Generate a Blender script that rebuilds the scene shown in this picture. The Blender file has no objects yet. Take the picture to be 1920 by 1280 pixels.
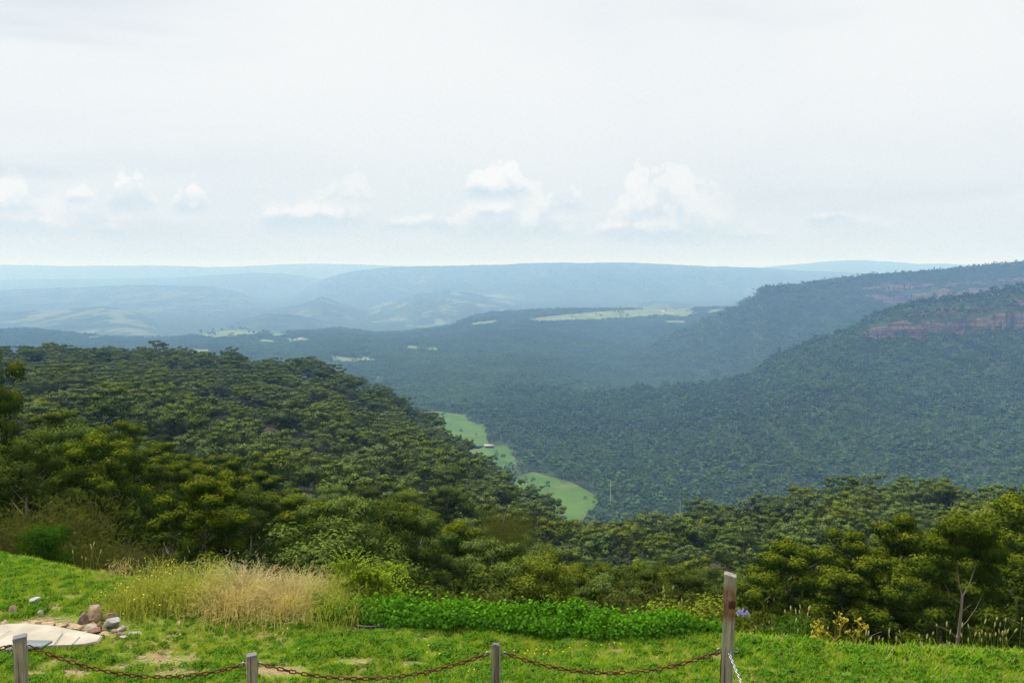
import bpy, bmesh, math, random
import numpy as np
from mathutils import Vector, Matrix, Quaternion

SC = bpy.context.scene
COL = SC.collection
R = math.radians

# ------------------------------------------------------------------ camera
FPX = 35.0 / 36.0 * 1920.0          # focal length in photo pixels
PITCH = math.atan(140.0 / FPX)      # the horizon lies 140 px above the middle of the photo
cam_data = bpy.data.cameras.new('camera')
cam_data.lens = 35.0
cam_data.sensor_width = 36.0
cam_data.clip_start = 0.1
cam_data.clip_end = 200000.0
cam = bpy.data.objects.new('camera', cam_data)
COL.objects.link(cam)
cam.location = (0, 0, 0)
cam.rotation_euler = (R(90) - PITCH, 0, 0)
SC.camera = cam

# ------------------------------------------------------------------ node helper
class NT:
    def __init__(self, tree):
        self.t = tree
        tree.nodes.clear()
    def n(self, typ, **kw):
        nd = self.t.nodes.new(typ)
        for k, v in kw.items():
            setattr(nd, k, v)
        return nd
    def put(self, sock, v):
        if isinstance(v, bpy.types.NodeSocket):
            self.t.links.new(v, sock)
        elif v is not None:
            sock.default_value = v
    def m(self, op, a, b=None, c=None, clamp=False):
        nd = self.n('ShaderNodeMath', operation=op, use_clamp=clamp)
        for i, v in enumerate((a, b, c)):
            if v is not None:
                self.put(nd.inputs[i], v)
        return nd.outputs[0]
    def vm(self, op, a, b=None, s=None):
        nd = self.n('ShaderNodeVectorMath', operation=op)
        self.put(nd.inputs[0], a)
        if b is not None:
            self.put(nd.inputs[1], b)
        if s is not None:
            self.put(nd.inputs['Scale'], s)
        return nd.outputs['Value'] if op in ('DOT_PRODUCT', 'LENGTH') else nd.outputs[0]
    def smooth(self, x, lo, hi, t0=0.0, t1=1.0):
        nd = self.n('ShaderNodeMapRange', interpolation_type='SMOOTHSTEP')
        self.put(nd.inputs[0], x)
        for i, v in enumerate((lo, hi, t0, t1)):
            self.put(nd.inputs[i + 1], v)
        return nd.outputs[0]
    def mix(self, f, a, b, blend='MIX'):
        nd = self.n('ShaderNodeMix', data_type='RGBA', blend_type=blend)
        self.put(nd.inputs[0], f)
        for s, v in ((6, a), (7, b)):
            if isinstance(v, tuple) and len(v) == 3:
                v = (*v, 1)
            self.put(nd.inputs[s], v)
        return nd.outputs[2]
    def noise(self, vec, scale, detail=3, rough=0.55, dist=0.0, col=False):
        nd = self.n('ShaderNodeTexNoise')
        if vec is not None:
            self.put(nd.inputs['Vector'], vec)
        nd.inputs['Scale'].default_value = scale
        nd.inputs['Detail'].default_value = detail
        nd.inputs['Roughness'].default_value = rough
        nd.inputs['Distortion'].default_value = dist
        return nd.outputs[1 if col else 0]
    def xyz(self, x, y, z):
        nd = self.n('ShaderNodeCombineXYZ')
        for i, v in enumerate((x, y, z)):
            self.put(nd.inputs[i], v)
        return nd.outputs[0]
    def sep(self, v):
        nd = self.n('ShaderNodeSeparateXYZ')
        self.put(nd.inputs[0], v)
        return nd.outputs

def ray(u, v):
    """photo pixel -> (x/y, z/y) of its line of sight"""
    X = (u - 960.0) / FPX
    D = (v - 640.0) / FPX
    f = math.cos(PITCH) - D * math.sin(PITCH)
    return X / f, -(math.sin(PITCH) + D * math.cos(PITCH)) / f

def P(u, v, y):
    a, e = ray(u, v)
    return Vector((a * y, y, e * y))

def to_px(x, y, z):
    f = y * math.cos(PITCH) - z * math.sin(PITCH)
    up = y * math.sin(PITCH) + z * math.cos(PITCH)
    return 960 + FPX * x / f, 640 - FPX * up / f

# ------------------------------------------------------------------ sky, sun, exposure
SUN_AZ, SUN_EL = R(-48), R(58)      # from the left, behind thin cloud
world = bpy.data.worlds.new('World')
SC.world = world
world.use_nodes = True
W = NT(world.node_tree)
SKY = 0.1
sky = W.n('ShaderNodeTexSky', sky_type='NISHITA')
sky.sun_disc = False
sky.sun_elevation = SUN_EL
sky.sun_rotation = SUN_AZ % (2 * math.pi)
sky.air_density = 1.0
sky.dust_density = 2.0
co = W.n('ShaderNodeTexCoord').outputs['Generated']
sx, sy, sz = W.sep(co)[0:3]
az = W.m('ARCTAN2', sx, sy)
el = W.m('ARCSINE', sz)
dirs = W.xyz(W.m('MULTIPLY', sx, 1.0), W.m('MULTIPLY', sy, 1.0), W.m('MULTIPLY', sz, 3.2))
n1 = W.noise(dirs, 1.7, 5, 0.6, 0.3)
n2 = W.noise(dirs, 5.0, 4, 0.6, 0.6)
veil = W.mix(W.smooth(n1, 0.36, 0.66), (0.85, 0.90, 0.92), (0.95, 0.965, 0.965))
veil = W.mix(W.smooth(n2, 0.45, 0.8, 0, 0.35), veil, (0.96, 0.965, 0.965))
low = W.smooth(el, 0.0, 0.22)
veil = W.mix(low, W.mix(0.75, veil, (0.745, 0.845, 0.89)), veil)
# banks of heap cloud low over the horizon: top, base and thickness along the azimuth; the bank goes on all round
def puffs(sc):
    vo = W.n('ShaderNodeTexVoronoi', feature='SMOOTH_F1'); W.put(vo.inputs['Vector'], W.vm('ADD', co, W.vm('SCALE', W.noise(co, sc * 1.6, 2, 0.6, 0, True), s=0.25 / sc)))
    vo.inputs['Scale'].default_value = sc; vo.inputs['Smoothness'].default_value = 0.35
    return W.m('SUBTRACT', 0.52, vo.outputs['Distance'])
cn = W.noise(W.vm('MULTIPLY', co, (1, 1, 1.7)), 26.0, 4, 0.65, 0.2)
bump = W.m('ADD', W.m('ADD', W.m('MULTIPLY', W.m('SUBTRACT', cn, 0.5), 2.0), W.m('MULTIPLY', puffs(42.0), 1.5)), W.m('MULTIPLY', puffs(110.0), 0.9))
apos = W.m('DIVIDE', W.m('PINGPONG', W.m('ADD', az, 0.56), 1.12), 1.12)
def bank(bg, rows, base, top, soft, rag, basesoft=0.012):
    rp = W.n('ShaderNodeValToRGB'); W.put(rp.inputs[0], apos)
    cr = rp.color_ramp; cr.interpolation = 'EASE'
    while len(cr.elements) < len(rows):
        cr.elements.new(0.5)
    pts = []
    for u, vt, vb, d in rows:
        a, e1 = ray(u, vt); e0 = ray(u, vb)[1]
        c = math.cos(math.atan(a))
        pts.append(((math.atan(a) + 0.56) / 1.12, math.atan(e1 * c) / 0.2, math.atan(e0 * c) / 0.2, d))
    for k, (p, t, b, d) in zip(range(len(pts)), pts):
        cr.elements[k].position = min(max(p, 0), 1)
    for k, (p, t, b, d) in enumerate(pts):
        cr.elements[k].color = (t, b, d, 1)
    o = W.sep(rp.outputs[0])
    tp, bs, dn = W.m('MULTIPLY', o[0], 0.2), W.m('MULTIPLY', o[1], 0.2), o[2]
    hgt = W.m('MAXIMUM', W.m('SUBTRACT', tp, bs), 0.004)
    up = W.m('SUBTRACT', W.m('ADD', tp, W.m('MULTIPLY', bump, W.m('MULTIPLY', hgt, rag))), el)
    cov = W.m('MULTIPLY', W.smooth(up, 0.0, soft), W.smooth(W.m('ADD', W.m('SUBTRACT', el, bs), W.m('MULTIPLY', bump, 0.003)), -basesoft, 0.002))
    cov = W.m('MULTIPLY', cov, W.m('MULTIPLY', dn, W.smooth(bump, -0.75, -0.1, 0.55, 1.0)))
    sh = W.m('ADD', W.m('DIVIDE', W.m('SUBTRACT', el, bs), hgt), W.m('MULTIPLY', bump, 0.35))
    return W.mix(cov, bg, W.mix(W.smooth(sh, -0.05, 0.6), base, top))
def tents(*cl):
    rows = []
    for ul, up, ur, vt, vb, d in cl:
        rows += [(ul, vb - 3, vb, 0.0), (up - (up - ul) * 0.5, vb - (vb - vt) * 0.72, vb, d), (up + (ur - up) * 0.25, vt + (vb - vt) * 0.08, vb, d), (ur, vb - 3, vb, 0.0)]
    return rows
veil = bank(veil, tents((-120, 120, 440, 335, 425, .6), (450, 590, 780, 340, 418, .75), (800, 980, 1130, 320, 430, .75), (1110, 1230, 1480, 310, 438, .75), (1470, 1600, 1720, 385, 425, .5)),
    (0.66, 0.785, 0.87), (0.96, 0.97, 0.975), 0.026, 0.6, 0.02)
veil = bank(veil, tents((-90, 30, 110, 385, 418, .5), (150, 200, 255, 408, 434, .6), (470, 560, 680, 378, 408, .7), (690, 812, 880, 392, 424, .8), (882, 925, 990, 372, 400, .85), (1080, 1200, 1330, 398, 438, .7), (1335, 1400, 1480, 424, 442, .45), (1500, 1560, 1620, 384, 411, .9)),
    (0.66, 0.785, 0.875), (0.965, 0.975, 0.975), 0.008, 0.6)
veil = bank(veil, tents((-70, 5, 95, 318, 390, .8), (112, 150, 186, 345, 372, .75), (188, 242, 312, 314, 386, 1), (316, 358, 402, 322, 386, .95), (600, 655, 720, 310, 374, .45), (850, 940, 1015, 298, 362, 1), (1017, 1050, 1120, 326, 388, .7), (1140, 1245, 1360, 292, 402, .62)),
    (0.67, 0.79, 0.875), (0.985, 0.99, 0.99), 0.0055, 0.5)
# long grey streaks of thicker cloud higher up
st = W.noise(W.xyz(W.m('MULTIPLY', az, 1.1), W.m('MULTIPLY', el, 9.0), 4.2), 1.35, 3, 0.5, 0.4)
veil = W.mix(W.m('MULTIPLY', W.m('MULTIPLY', W.smooth(st, 0.50, 0.68), 0.7), W.smooth(W.m('ABSOLUTE', W.m('SUBTRACT', az, -0.05)), 0.12, 0.42)), veil, (0.69, 0.78, 0.84))
skymix = W.mix(0.93, sky.outputs[0], W.vm('SCALE', veil, s=1.0 / SKY))
bgn = W.n('ShaderNodeBackground')
W.put(bgn.inputs[0], skymix)
bgn.inputs[1].default_value = SKY
wo = W.n('ShaderNodeOutputWorld')
W.t.links.new(bgn.outputs[0], wo.inputs[0])

sun_dir = Vector((math.sin(SUN_AZ) * math.cos(SUN_EL), math.cos(SUN_AZ) * math.cos(SUN_EL), math.sin(SUN_EL)))
sun_data = bpy.data.lights.new('sun', 'SUN')
sun_data.energy = 5.0
sun_data.angle = R(7)
sun_data.color = (1.0, 0.96, 0.90)
sun = bpy.data.objects.new('sun', sun_data)
sun.rotation_euler = sun_dir.to_track_quat('Z', 'Y').to_euler()
sun.location = (-40, 30, 60)
COL.objects.link(sun)

vs = SC.view_settings
SC.display_settings.display_device = 'sRGB'
vs.view_transform = 'Standard'
vs.look = 'None'
vs.exposure = 0.0
vs.gamma = 1.0
vs.use_curve_mapping = False
SC.render.engine = 'CYCLES'
cy = SC.cycles
cy.max_bounces = 5
cy.diffuse_bounces = 2
cy.glossy_bounces = 1
cy.transmission_bounces = 2
cy.transparent_max_bounces = 4
cy.volume_bounces = 2
cy.use_adaptive_sampling = True
cy.adaptive_threshold = 0.008
cy.use_denoising = True
try:
    cy.denoiser = 'OPENIMAGEDENOISE'
    cy.denoising_input_passes = 'RGB_ALBEDO_NORMAL'
    cy.denoising_prefilter = 'NONE'
    cy.denoising_quality = 'HIGH'
except Exception:
    pass
cy.caustics_reflective = False
cy.caustics_refractive = False
world.cycles.sampling_method = 'MANUAL'
world.cycles.sample_map_resolution = 512

# ------------------------------------------------------------------ small tools
RNG = np.random.default_rng(7)

def tag(o, label=None, cat=None, group=None, kind=None):
    if label: o['label'] = label
    if cat: o['category'] = cat
    if group: o['group'] = group
    if kind: o['kind'] = kind
    return o

def link(o, parent=None):
    COL.objects.link(o)
    if parent is not None:
        o.parent = parent
    return o

def empty(name, loc=(0, 0, 0), rz=0.0, s=1.0):
    o = bpy.data.objects.new(name, None)
    o.empty_display_size = 0.1
    o.location = loc
    o.rotation_euler = (0, 0, rz)
    o.scale = (s, s, s) if not hasattr(s, '__len__') else s
    return link(o)

def mesh_np(name, V, Q, mats=(), midx=None, smooth=False, T=None, attrs=None):
    """V (n,3), Q (m,4) quads, T (k,3) triangles"""
    me = bpy.data.meshes.new(name)
    V = np.asarray(V, dtype=np.float32).reshape(-1, 3)
    Q = np.zeros((0, 4), np.int32) if Q is None else np.asarray(Q, dtype=np.int32).reshape(-1, 4)
    T = np.zeros((0, 3), np.int32) if T is None else np.asarray(T, dtype=np.int32).reshape(-1, 3)
    me.vertices.add(len(V))
    me.vertices.foreach_set('co', V.ravel())
    nl = Q.size + T.size
    me.loops.add(nl)
    me.loops.foreach_set('vertex_index', np.concatenate([Q.ravel(), T.ravel()]))
    me.polygons.add(len(Q) + len(T))
    st = np.concatenate([np.arange(len(Q)) * 4, Q.size + np.arange(len(T)) * 3]).astype(np.int32)
    me.polygons.foreach_set('loop_start', st)
    if midx is not None:
        me.polygons.foreach_set('material_index', np.asarray(midx, dtype=np.int32))
    if smooth:
        me.polygons.foreach_set('use_smooth', np.ones(len(Q) + len(T), dtype=bool))
    for m in mats:
        me.materials.append(m)
    for k, a in (attrs or {}).items():
        at = me.attributes.new(k, 'FLOAT', 'POINT')
        at.data.foreach_set('value', np.asarray(a, dtype=np.float32))
    me.update(calc_edges=True)
    return me

def mobj(name, me, parent=None):
    return link(bpy.data.objects.new(name, me), parent)

class Geo:
    """collects quads with a material index per face and one float 'tip' per vertex"""
    def __init__(self):
        self.V, self.Q, self.M, self.A, self.n = [], [], [], [], 0
    def add(self, V, Q, m=0, tip=0.0):
        V = np.asarray(V, float).reshape(-1, 3)
        Q = np.asarray(Q, int).reshape(-1, 4)
        self.V.append(V); self.Q.append(Q + self.n)
        self.M.append(np.full(len(Q), m)); self.n += len(V)
        self.A.append(np.broadcast_to(np.asarray(tip, float), (len(V),)))
    def tube(self, pts, rad, sides=5, m=0):
        pts = np.asarray(pts, float); k = len(pts)
        rad = np.broadcast_to(np.asarray(rad, float), (k,))
        tan = np.gradient(pts, axis=0)
        tan /= np.linalg.norm(tan, axis=1, keepdims=True) + 1e-9
        ref = np.array([0.31, 0.17, 0.93]) if abs(tan[0][2]) < 0.9 else np.array([1.0, 0.1, 0.0])
        n1 = np.cross(tan, ref); n1 /= np.linalg.norm(n1, axis=1, keepdims=True) + 1e-9
        n2 = np.cross(tan, n1)
        th = np.arange(sides) * 2 * math.pi / sides
        ring = n1[:, None] * np.cos(th)[None, :, None] + n2[:, None] * np.sin(th)[None, :, None]
        V = (pts[:, None] + ring * rad[:, None, None]).reshape(-1, 3)
        q = []
        for i in range(k - 1):
            for j in range(sides):
                j2 = (j + 1) % sides
                q.append((i * sides + j, i * sides + j2, (i + 1) * sides + j2, (i + 1) * sides + j))
        self.add(V, q, m)
    def box(self, lo, hi, m=0, rot=None, at=(0, 0, 0)):
        (x0, y0, z0), (x1, y1, z1) = lo, hi
        V = np.array([(x0, y0, z0), (x1, y0, z0), (x1, y1, z0), (x0, y1, z0), (x0, y0, z1), (x1, y0, z1), (x1, y1, z1), (x0, y1, z1)], float)
        if rot is not None:
            V = V @ np.array(rot).T
        self.add(V + np.array(at), [(0, 3, 2, 1), (4, 5, 6, 7), (0, 1, 5, 4), (1, 2, 6, 5), (2, 3, 7, 6), (3, 0, 4, 7)], m)
    def cards(self, C, N, L, ln, wd, m=0, tip=0.0, fold=0.0):
        """rhombic leaves: centres C, normals N, long-axis hints L, lengths and widths"""
        k = len(C)
        N = N / (np.linalg.norm(N, axis=1, keepdims=True) + 1e-9)
        S = np.cross(N, L); S /= np.linalg.norm(S, axis=1, keepdims=True) + 1e-9
        D = np.cross(S, N)
        ln = np.broadcast_to(np.asarray(ln, float), (k,))[:, None] * 0.5
        wd = np.broadcast_to(np.asarray(wd, float), (k,))[:, None] * 0.5
        V = np.stack([C - D * ln, C + S * wd + N * wd * fold, C + D * ln, C - S * wd + N * wd * fold], axis=1).reshape(-1, 3)
        tp = np.repeat(np.broadcast_to(np.asarray(tip, float), (k,)), 4)
        self.add(V, np.arange(k * 4).reshape(k, 4), m, tp)
    def mesh(self, name, mats, smooth=False):
        return mesh_np(name, np.concatenate(self.V), np.concatenate(self.Q), mats, np.concatenate(self.M), smooth,
                       attrs={'tip': np.concatenate(self.A)})

_h = np.random.default_rng(99).random(65536).astype(np.float64)
def vnoise(x, y, seed=0):
    x = np.asarray(x, float); y = np.asarray(y, float)
    xi = np.floor(x).astype(np.int64); yi = np.floor(y).astype(np.int64)
    fx = x - xi; fy = y - yi
    fx = fx * fx * (3 - 2 * fx); fy = fy * fy * (3 - 2 * fy)
    def g(i, j):
        return _h[((i * 73856093) ^ (j * 19349663) ^ (seed * 83492791)) & 65535]
    return (g(xi, yi) * (1 - fx) + g(xi + 1, yi) * fx) * (1 - fy) + (g(xi, yi + 1) * (1 - fx) + g(xi + 1, yi + 1) * fx) * fy
def fbm(x, y, oct=4, seed=0, gain=0.5):
    s, a, t = 0.0, 1.0, 0.0
    for o in range(oct):
        s = s + a * (vnoise(x * 2 ** o + 17.3 * o, y * 2 ** o - 9.1 * o, seed + o) - 0.5)
        t += a; a *= gain
    return s / t * 2
def sstep(x, a, b):
    t = np.clip((np.asarray(x, float) - a) / (b - a), 0, 1)
    return t * t * (3 - 2 * t)
def inpoly(px, py, poly):
    px = np.asarray(px, float); py = np.asarray(py, float)
    c = np.zeros(px.shape, bool)
    n = len(poly)
    for i in range(n):
        x0, y0 = poly[i]; x1, y1 = poly[(i + 1) % n]
        if y0 == y1:
            continue
        k = ((y0 > py) != (y1 > py)) & (px < (x1 - x0) * (py - y0) / (y1 - y0) + x0)
        c ^= k
    return c

# ------------------------------------------------------------------ materials
def mat(name, fn):
    m = bpy.data.materials.new(name)
    m.use_nodes = True
    t = NT(m.node_tree)
    s = fn(t)
    o = t.n('ShaderNodeOutputMaterial')
    t.t.links.new(s, o.inputs[0])
    return m
def bsdf(t, color, rough=0.8, spec=0.2, normal=None, metal=0.0):
    b = t.n('ShaderNodeBsdfPrincipled')
    t.put(b.inputs['Base Color'], (*color, 1) if isinstance(color, tuple) and len(color) == 3 else color)
    t.put(b.inputs['Roughness'], rough)
    t.put(b.inputs['Metallic'], metal)
    b.inputs['Specular IOR Level'].default_value = spec
    if normal is not None:
        t.put(b.inputs['Normal'], normal)
    return b.outputs[0]
def bumpn(t, h, strength=0.4, dist=0.02):
    b = t.n('ShaderNodeBump')
    t.put(b.inputs['Height'], h)
    b.inputs['Strength'].default_value = strength
    b.inputs['Distance'].default_value = dist
    return b.outputs[0]
def opos(t): return t.n('ShaderNodeTexCoord').outputs['Object']
def wpos(t): return t.n('ShaderNodeNewGeometry').outputs['Position']

def leaf_mat(name, c1, c2, lit_tipc=None, trans=0.25, spread=0.5, gloss=0.0, patch=0.0, pscale=0.01, patchc=None):
    def fn(t):
        rnd = t.n('ShaderNodeObjectInfo').outputs['Random']
        geo = t.n('ShaderNodeNewGeometry')
        isl = geo.outputs['Random Per Island']
        c = t.mix(t.m('ADD', t.m('MULTIPLY', rnd, 1 - spread), t.m('MULTIPLY', isl, spread)), c1, c2)
        if patch:
            c = t.mix(t.m('MULTIPLY', t.smooth(t.noise(geo.outputs['Position'], pscale, 3), 0.42, 0.62), patch), c, patchc)
        if lit_tipc is not None:
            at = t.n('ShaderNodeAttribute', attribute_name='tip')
            c = t.mix(at.outputs['Fac'], c, lit_tipc)  # on tree crowns this lighter colour paints sunlit tops besides new growth
        d = t.n('ShaderNodeBsdfDiffuse'); t.put(d.inputs[0], c)
        s = d.outputs[0]
        if trans:
            tr = t.n('ShaderNodeBsdfTranslucent'); t.put(tr.inputs[0], t.mix(1.0, c, (1.3, 1.25, 0.6), 'MULTIPLY'))
            mx = t.n('ShaderNodeMixShader'); mx.inputs[0].default_value = trans
            t.t.links.new(s, mx.inputs[1]); t.t.links.new(tr.outputs[0], mx.inputs[2]); s = mx.outputs[0]
        if gloss:
            g = t.n('ShaderNodeBsdfGlossy'); g.inputs['Roughness'].default_value = 0.35
            mx = t.n('ShaderNodeMixShader'); mx.inputs[0].default_value = gloss
            t.t.links.new(s, mx.inputs[1]); t.t.links.new(g.outputs[0], mx.inputs[2]); s = mx.outputs[0]
        return s
    return mat(name, fn)

M_GUM = leaf_mat('gum leaves', (0.016, 0.036, 0.004), (0.042, 0.078, 0.008), (0.22, 0.25, 0.014), 0.16, 0.4)  # third colour of gum and canopy leaves: painted sunlit tops plus new growth
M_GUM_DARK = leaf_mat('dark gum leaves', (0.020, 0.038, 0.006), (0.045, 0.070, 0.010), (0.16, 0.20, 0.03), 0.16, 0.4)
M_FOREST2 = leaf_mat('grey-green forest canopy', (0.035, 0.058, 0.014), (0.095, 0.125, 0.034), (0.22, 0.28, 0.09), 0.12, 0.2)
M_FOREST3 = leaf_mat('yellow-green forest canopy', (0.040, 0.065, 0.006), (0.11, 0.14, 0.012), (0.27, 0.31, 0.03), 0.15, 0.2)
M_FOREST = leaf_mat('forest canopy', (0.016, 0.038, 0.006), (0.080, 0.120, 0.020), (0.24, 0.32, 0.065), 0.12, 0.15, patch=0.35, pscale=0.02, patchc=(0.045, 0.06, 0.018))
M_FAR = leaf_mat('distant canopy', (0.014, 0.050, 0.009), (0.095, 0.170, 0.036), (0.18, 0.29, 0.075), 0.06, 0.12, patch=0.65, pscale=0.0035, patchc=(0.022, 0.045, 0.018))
M_PLAIN = leaf_mat('valley canopy', (0.036, 0.088, 0.022), (0.125, 0.205, 0.058), (0.21, 0.31, 0.10), 0.1, 0.5, patch=0.6, pscale=0.003, patchc=(0.055, 0.09, 0.035))
M_SHRUB = leaf_mat('olive shrub leaves', (0.050, 0.060, 0.012), (0.09, 0.10, 0.02), (0.13, 0.14, 0.025), 0.3, 0.6)
M_BUSH = leaf_mat('bright bush leaves', (0.018, 0.058, 0.005), (0.040, 0.10, 0.008), (0.07, 0.15, 0.012), 0.3, 0.6, 0.0)
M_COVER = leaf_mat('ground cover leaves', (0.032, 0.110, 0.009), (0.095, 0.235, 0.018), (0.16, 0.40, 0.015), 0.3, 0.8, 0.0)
M_STRAW = leaf_mat('dry straw', (0.36, 0.29, 0.12), (0.60, 0.50, 0.25), (0.50, 0.48, 0.16), 0.3, 0.7)
M_STRAWG = leaf_mat('drying green stems', (0.17, 0.23, 0.03), (0.36, 0.37, 0.09), (0.46, 0.46, 0.09), 0.3, 0.7)
M_FERN = leaf_mat('fern fronds', (0.16, 0.27, 0.02), (0.30, 0.42, 0.03), (0.35, 0.42, 0.04), 0.35, 0.6)
M_GREY = leaf_mat('grey foliage', (0.16, 0.19, 0.13), (0.26, 0.29, 0.2), None, 0.2, 0.7)
M_YELLOW = mat('yellow petals', lambda t: bsdf(t, (0.78, 0.62, 0.03), 0.6))
M_GOLD = leaf_mat('golden weed', (0.42, 0.30, 0.03), (0.62, 0.50, 0.06), (0.70, 0.62, 0.10), 0.2, 0.7)
M_SEED = leaf_mat('pale seed heads', (0.42, 0.38, 0.16), (0.62, 0.56, 0.28), None, 0.3, 0.7)
M_LILAC = leaf_mat('lilac petals', (0.32, 0.28, 0.80), (0.52, 0.46, 0.92), None, 0.3, 0.8)

def grass_fn(t):
    rnd = t.n('ShaderNodeObjectInfo').outputs['Random']
    geo = t.n('ShaderNodeNewGeometry')
    p = geo.outputs['Position']
    f = t.m('ADD', t.m('MULTIPLY', rnd, 0.55), t.m('MULTIPLY', geo.outputs['Random Per Island'], 0.45))
    c = t.mix(f, (0.14, 0.32, 0.008), (0.32, 0.53, 0.014))
    c = t.mix(t.m('MULTIPLY', t.smooth(t.noise(p, 0.9, 3), 0.46, 0.68), 0.65), c, (0.38, 0.46, 0.02))
    c = t.mix(t.smooth(geo.outputs['Random Per Island'], 0.90, 0.93, 0, 0.85), c, (0.55, 0.45, 0.17))
    d = t.n('ShaderNodeBsdfDiffuse'); t.put(d.inputs[0], c)
    tr = t.n('ShaderNodeBsdfTranslucent'); t.put(tr.inputs[0], t.mix(1.0, c, (1.2, 1.2, 0.7), 'MULTIPLY'))
    mx = t.n('ShaderNodeMixShader'); mx.inputs[0].default_value = 0.35
    t.t.links.new(d.outputs[0], mx.inputs[1]); t.t.links.new(tr.outputs[0], mx.inputs[2])
    return mx.outputs[0]
M_GRASS = mat('lawn grass', grass_fn)

def bark_fn(c1, c2):
    def fn(t):
        p = opos(t)
        v = t.vm('MULTIPLY', p, (6.0, 6.0, 1.2))
        n = t.noise(v, 1.0, 4, 0.65)
        rnd = t.n('ShaderNodeObjectInfo').outputs['Random']
        c = t.mix(t.smooth(n, 0.35, 0.68), c1, c2)
        c = t.mix(t.m('MULTIPLY', rnd, 0.5), c, (0.17, 0.13, 0.09))
        return bsdf(t, c, 0.85, 0.15, bumpn(t, n, 0.5, 0.03))
    return fn
M_BARK = mat('gum bark', bark_fn((0.22, 0.18, 0.13), (0.46, 0.39, 0.29)))
M_BARKD = mat('brown bark', bark_fn((0.075, 0.06, 0.045), (0.17, 0.135, 0.10)))
M_DEAD = mat('bleached dead wood', bark_fn((0.55, 0.53, 0.48), (0.72, 0.70, 0.65)))

def floor_fn(t):
    p = wpos(t)
    n = t.noise(p, 0.35, 5, 0.65)
    c = t.mix(t.smooth(n, 0.35, 0.65), (0.030, 0.026, 0.014), (0.045, 0.05, 0.017))
    return bsdf(t, c, 0.95, 0.1)
M_FLOOR = mat('forest floor', floor_fn)
def lawn_fn(t):
    p = wpos(t)
    n = t.noise(p, 1.1, 5, 0.6)
    n2 = t.noise(p, 26.0, 4, 0.7)
    c = t.mix(t.smooth(n2, 0.3, 0.7), (0.20, 0.135, 0.065), (0.38, 0.28, 0.15))
    c = t.mix(t.smooth(n, 0.44, 0.56), c, t.mix(n2, (0.10, 0.16, 0.012), (0.22, 0.26, 0.04)))
    return bsdf(t, c, 0.95, 0.1, bumpn(t, n2, 0.6, 0.02))
M_LAWN = mat('lawn soil', lawn_fn)
def valley_fn(t):
    p = wpos(t)
    n = t.noise(p, 0.02, 5, 0.7)
    c = t.mix(t.smooth(n, 0.35, 0.65), (0.030, 0.052, 0.018), (0.055, 0.085, 0.03))
    return bsdf(t, c, 0.95, 0.05)
M_VALLEY = mat('valley forest ground', valley_fn)
def field_fn(c1, c2, c3, sc):
    def fn(t):
        p = wpos(t)
        n = t.noise(p, sc, 4, 0.6)
        c = t.mix(t.smooth(n, 0.35, 0.65), c1, c2)
        c = t.mix(t.smooth(t.noise(p, sc * 0.4, 3, 0.6, 0.5), 0.56, 0.72), c, c3)
        return bsdf(t, c, 0.95, 0.05)
    return fn
M_FIELD = mat('green paddock', field_fn((0.060, 0.120, 0.016), (0.088, 0.155, 0.024), (0.14, 0.155, 0.04), 0.02))
M_PASTURE = mat('pale pasture', field_fn((0.10, 0.15, 0.05), (0.16, 0.20, 0.075), (0.24, 0.22, 0.11), 0.012))
M_EARTH = mat('earth track', field_fn((0.12, 0.09, 0.055), (0.16, 0.13, 0.075), (0.08, 0.10, 0.04), 0.05))
def cliff_fn(t):
    p = wpos(t)
    x, y, z = t.sep(p)[0:3]
    strata = t.noise(t.xyz(t.m('MULTIPLY', x, 0.006), t.m('MULTIPLY', y, 0.006), t.m('MULTIPLY', z, 0.22)), 1.0, 5, 0.65, 0.4)
    n = t.noise(p, 0.03, 4, 0.6)
    c = t.mix(t.smooth(strata, 0.36, 0.62), (0.15, 0.105, 0.068), (0.42, 0.300, 0.185))
    c = t.mix(t.smooth(n, 0.48, 0.68, 0, 0.7), c, (0.27, 0.25, 0.22))
    c = t.mix(t.smooth(t.noise(t.vm('MULTIPLY', p, (0.035, 0.035, 0.006)), 1.0, 4), 0.5, 0.68, 0, 0.55), c, (0.085, 0.07, 0.06))
    vo = t.n('ShaderNodeTexVoronoi', feature='DISTANCE_TO_EDGE'); t.put(vo.inputs['Vector'], t.vm('MULTIPLY', p, (0.045, 0.045, 0.09))); vo.inputs['Scale'].default_value = 1.0
    c = t.mix(t.smooth(vo.outputs['Distance'], 0.0, 0.12, 0.5, 0.0), c, (0.035, 0.032, 0.03))
    return bsdf(t, c, 0.95, 0.1)
M_CLIFF = mat('sandstone cliff', cliff_fn)
def hill_fn(thr, scale, warm=0.5):
    def fn(t):
        p = wpos(t)
        f = t.noise(p, 0.004, 5, 0.7)
        c = t.mix(t.smooth(f, 0.35, 0.65), (0.030, 0.052, 0.024), (0.055, 0.085, 0.036))
        n = t.noise(t.vm('MULTIPLY', p, (1, 0.45, 1)), scale, 5, 0.62, 0.35)
        pc = t.mix(t.noise(p, scale * 2.3, 3), (0.07, 0.115, 0.042), (0.165, 0.175, 0.09))
        at = t.n('ShaderNodeAttribute', attribute_name='open')
        c = t.mix(t.m('MULTIPLY', t.smooth(n, thr, thr + 0.035), at.outputs['Fac']), c, pc)
        return bsdf(t, c, 0.95, 0.05)
    return fn
M_HILL_OPEN = mat('farmed hill', hill_fn(0.54, 0.0038))
M_HILL = mat('wooded hill', hill_fn(0.62, 0.0012))

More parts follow.
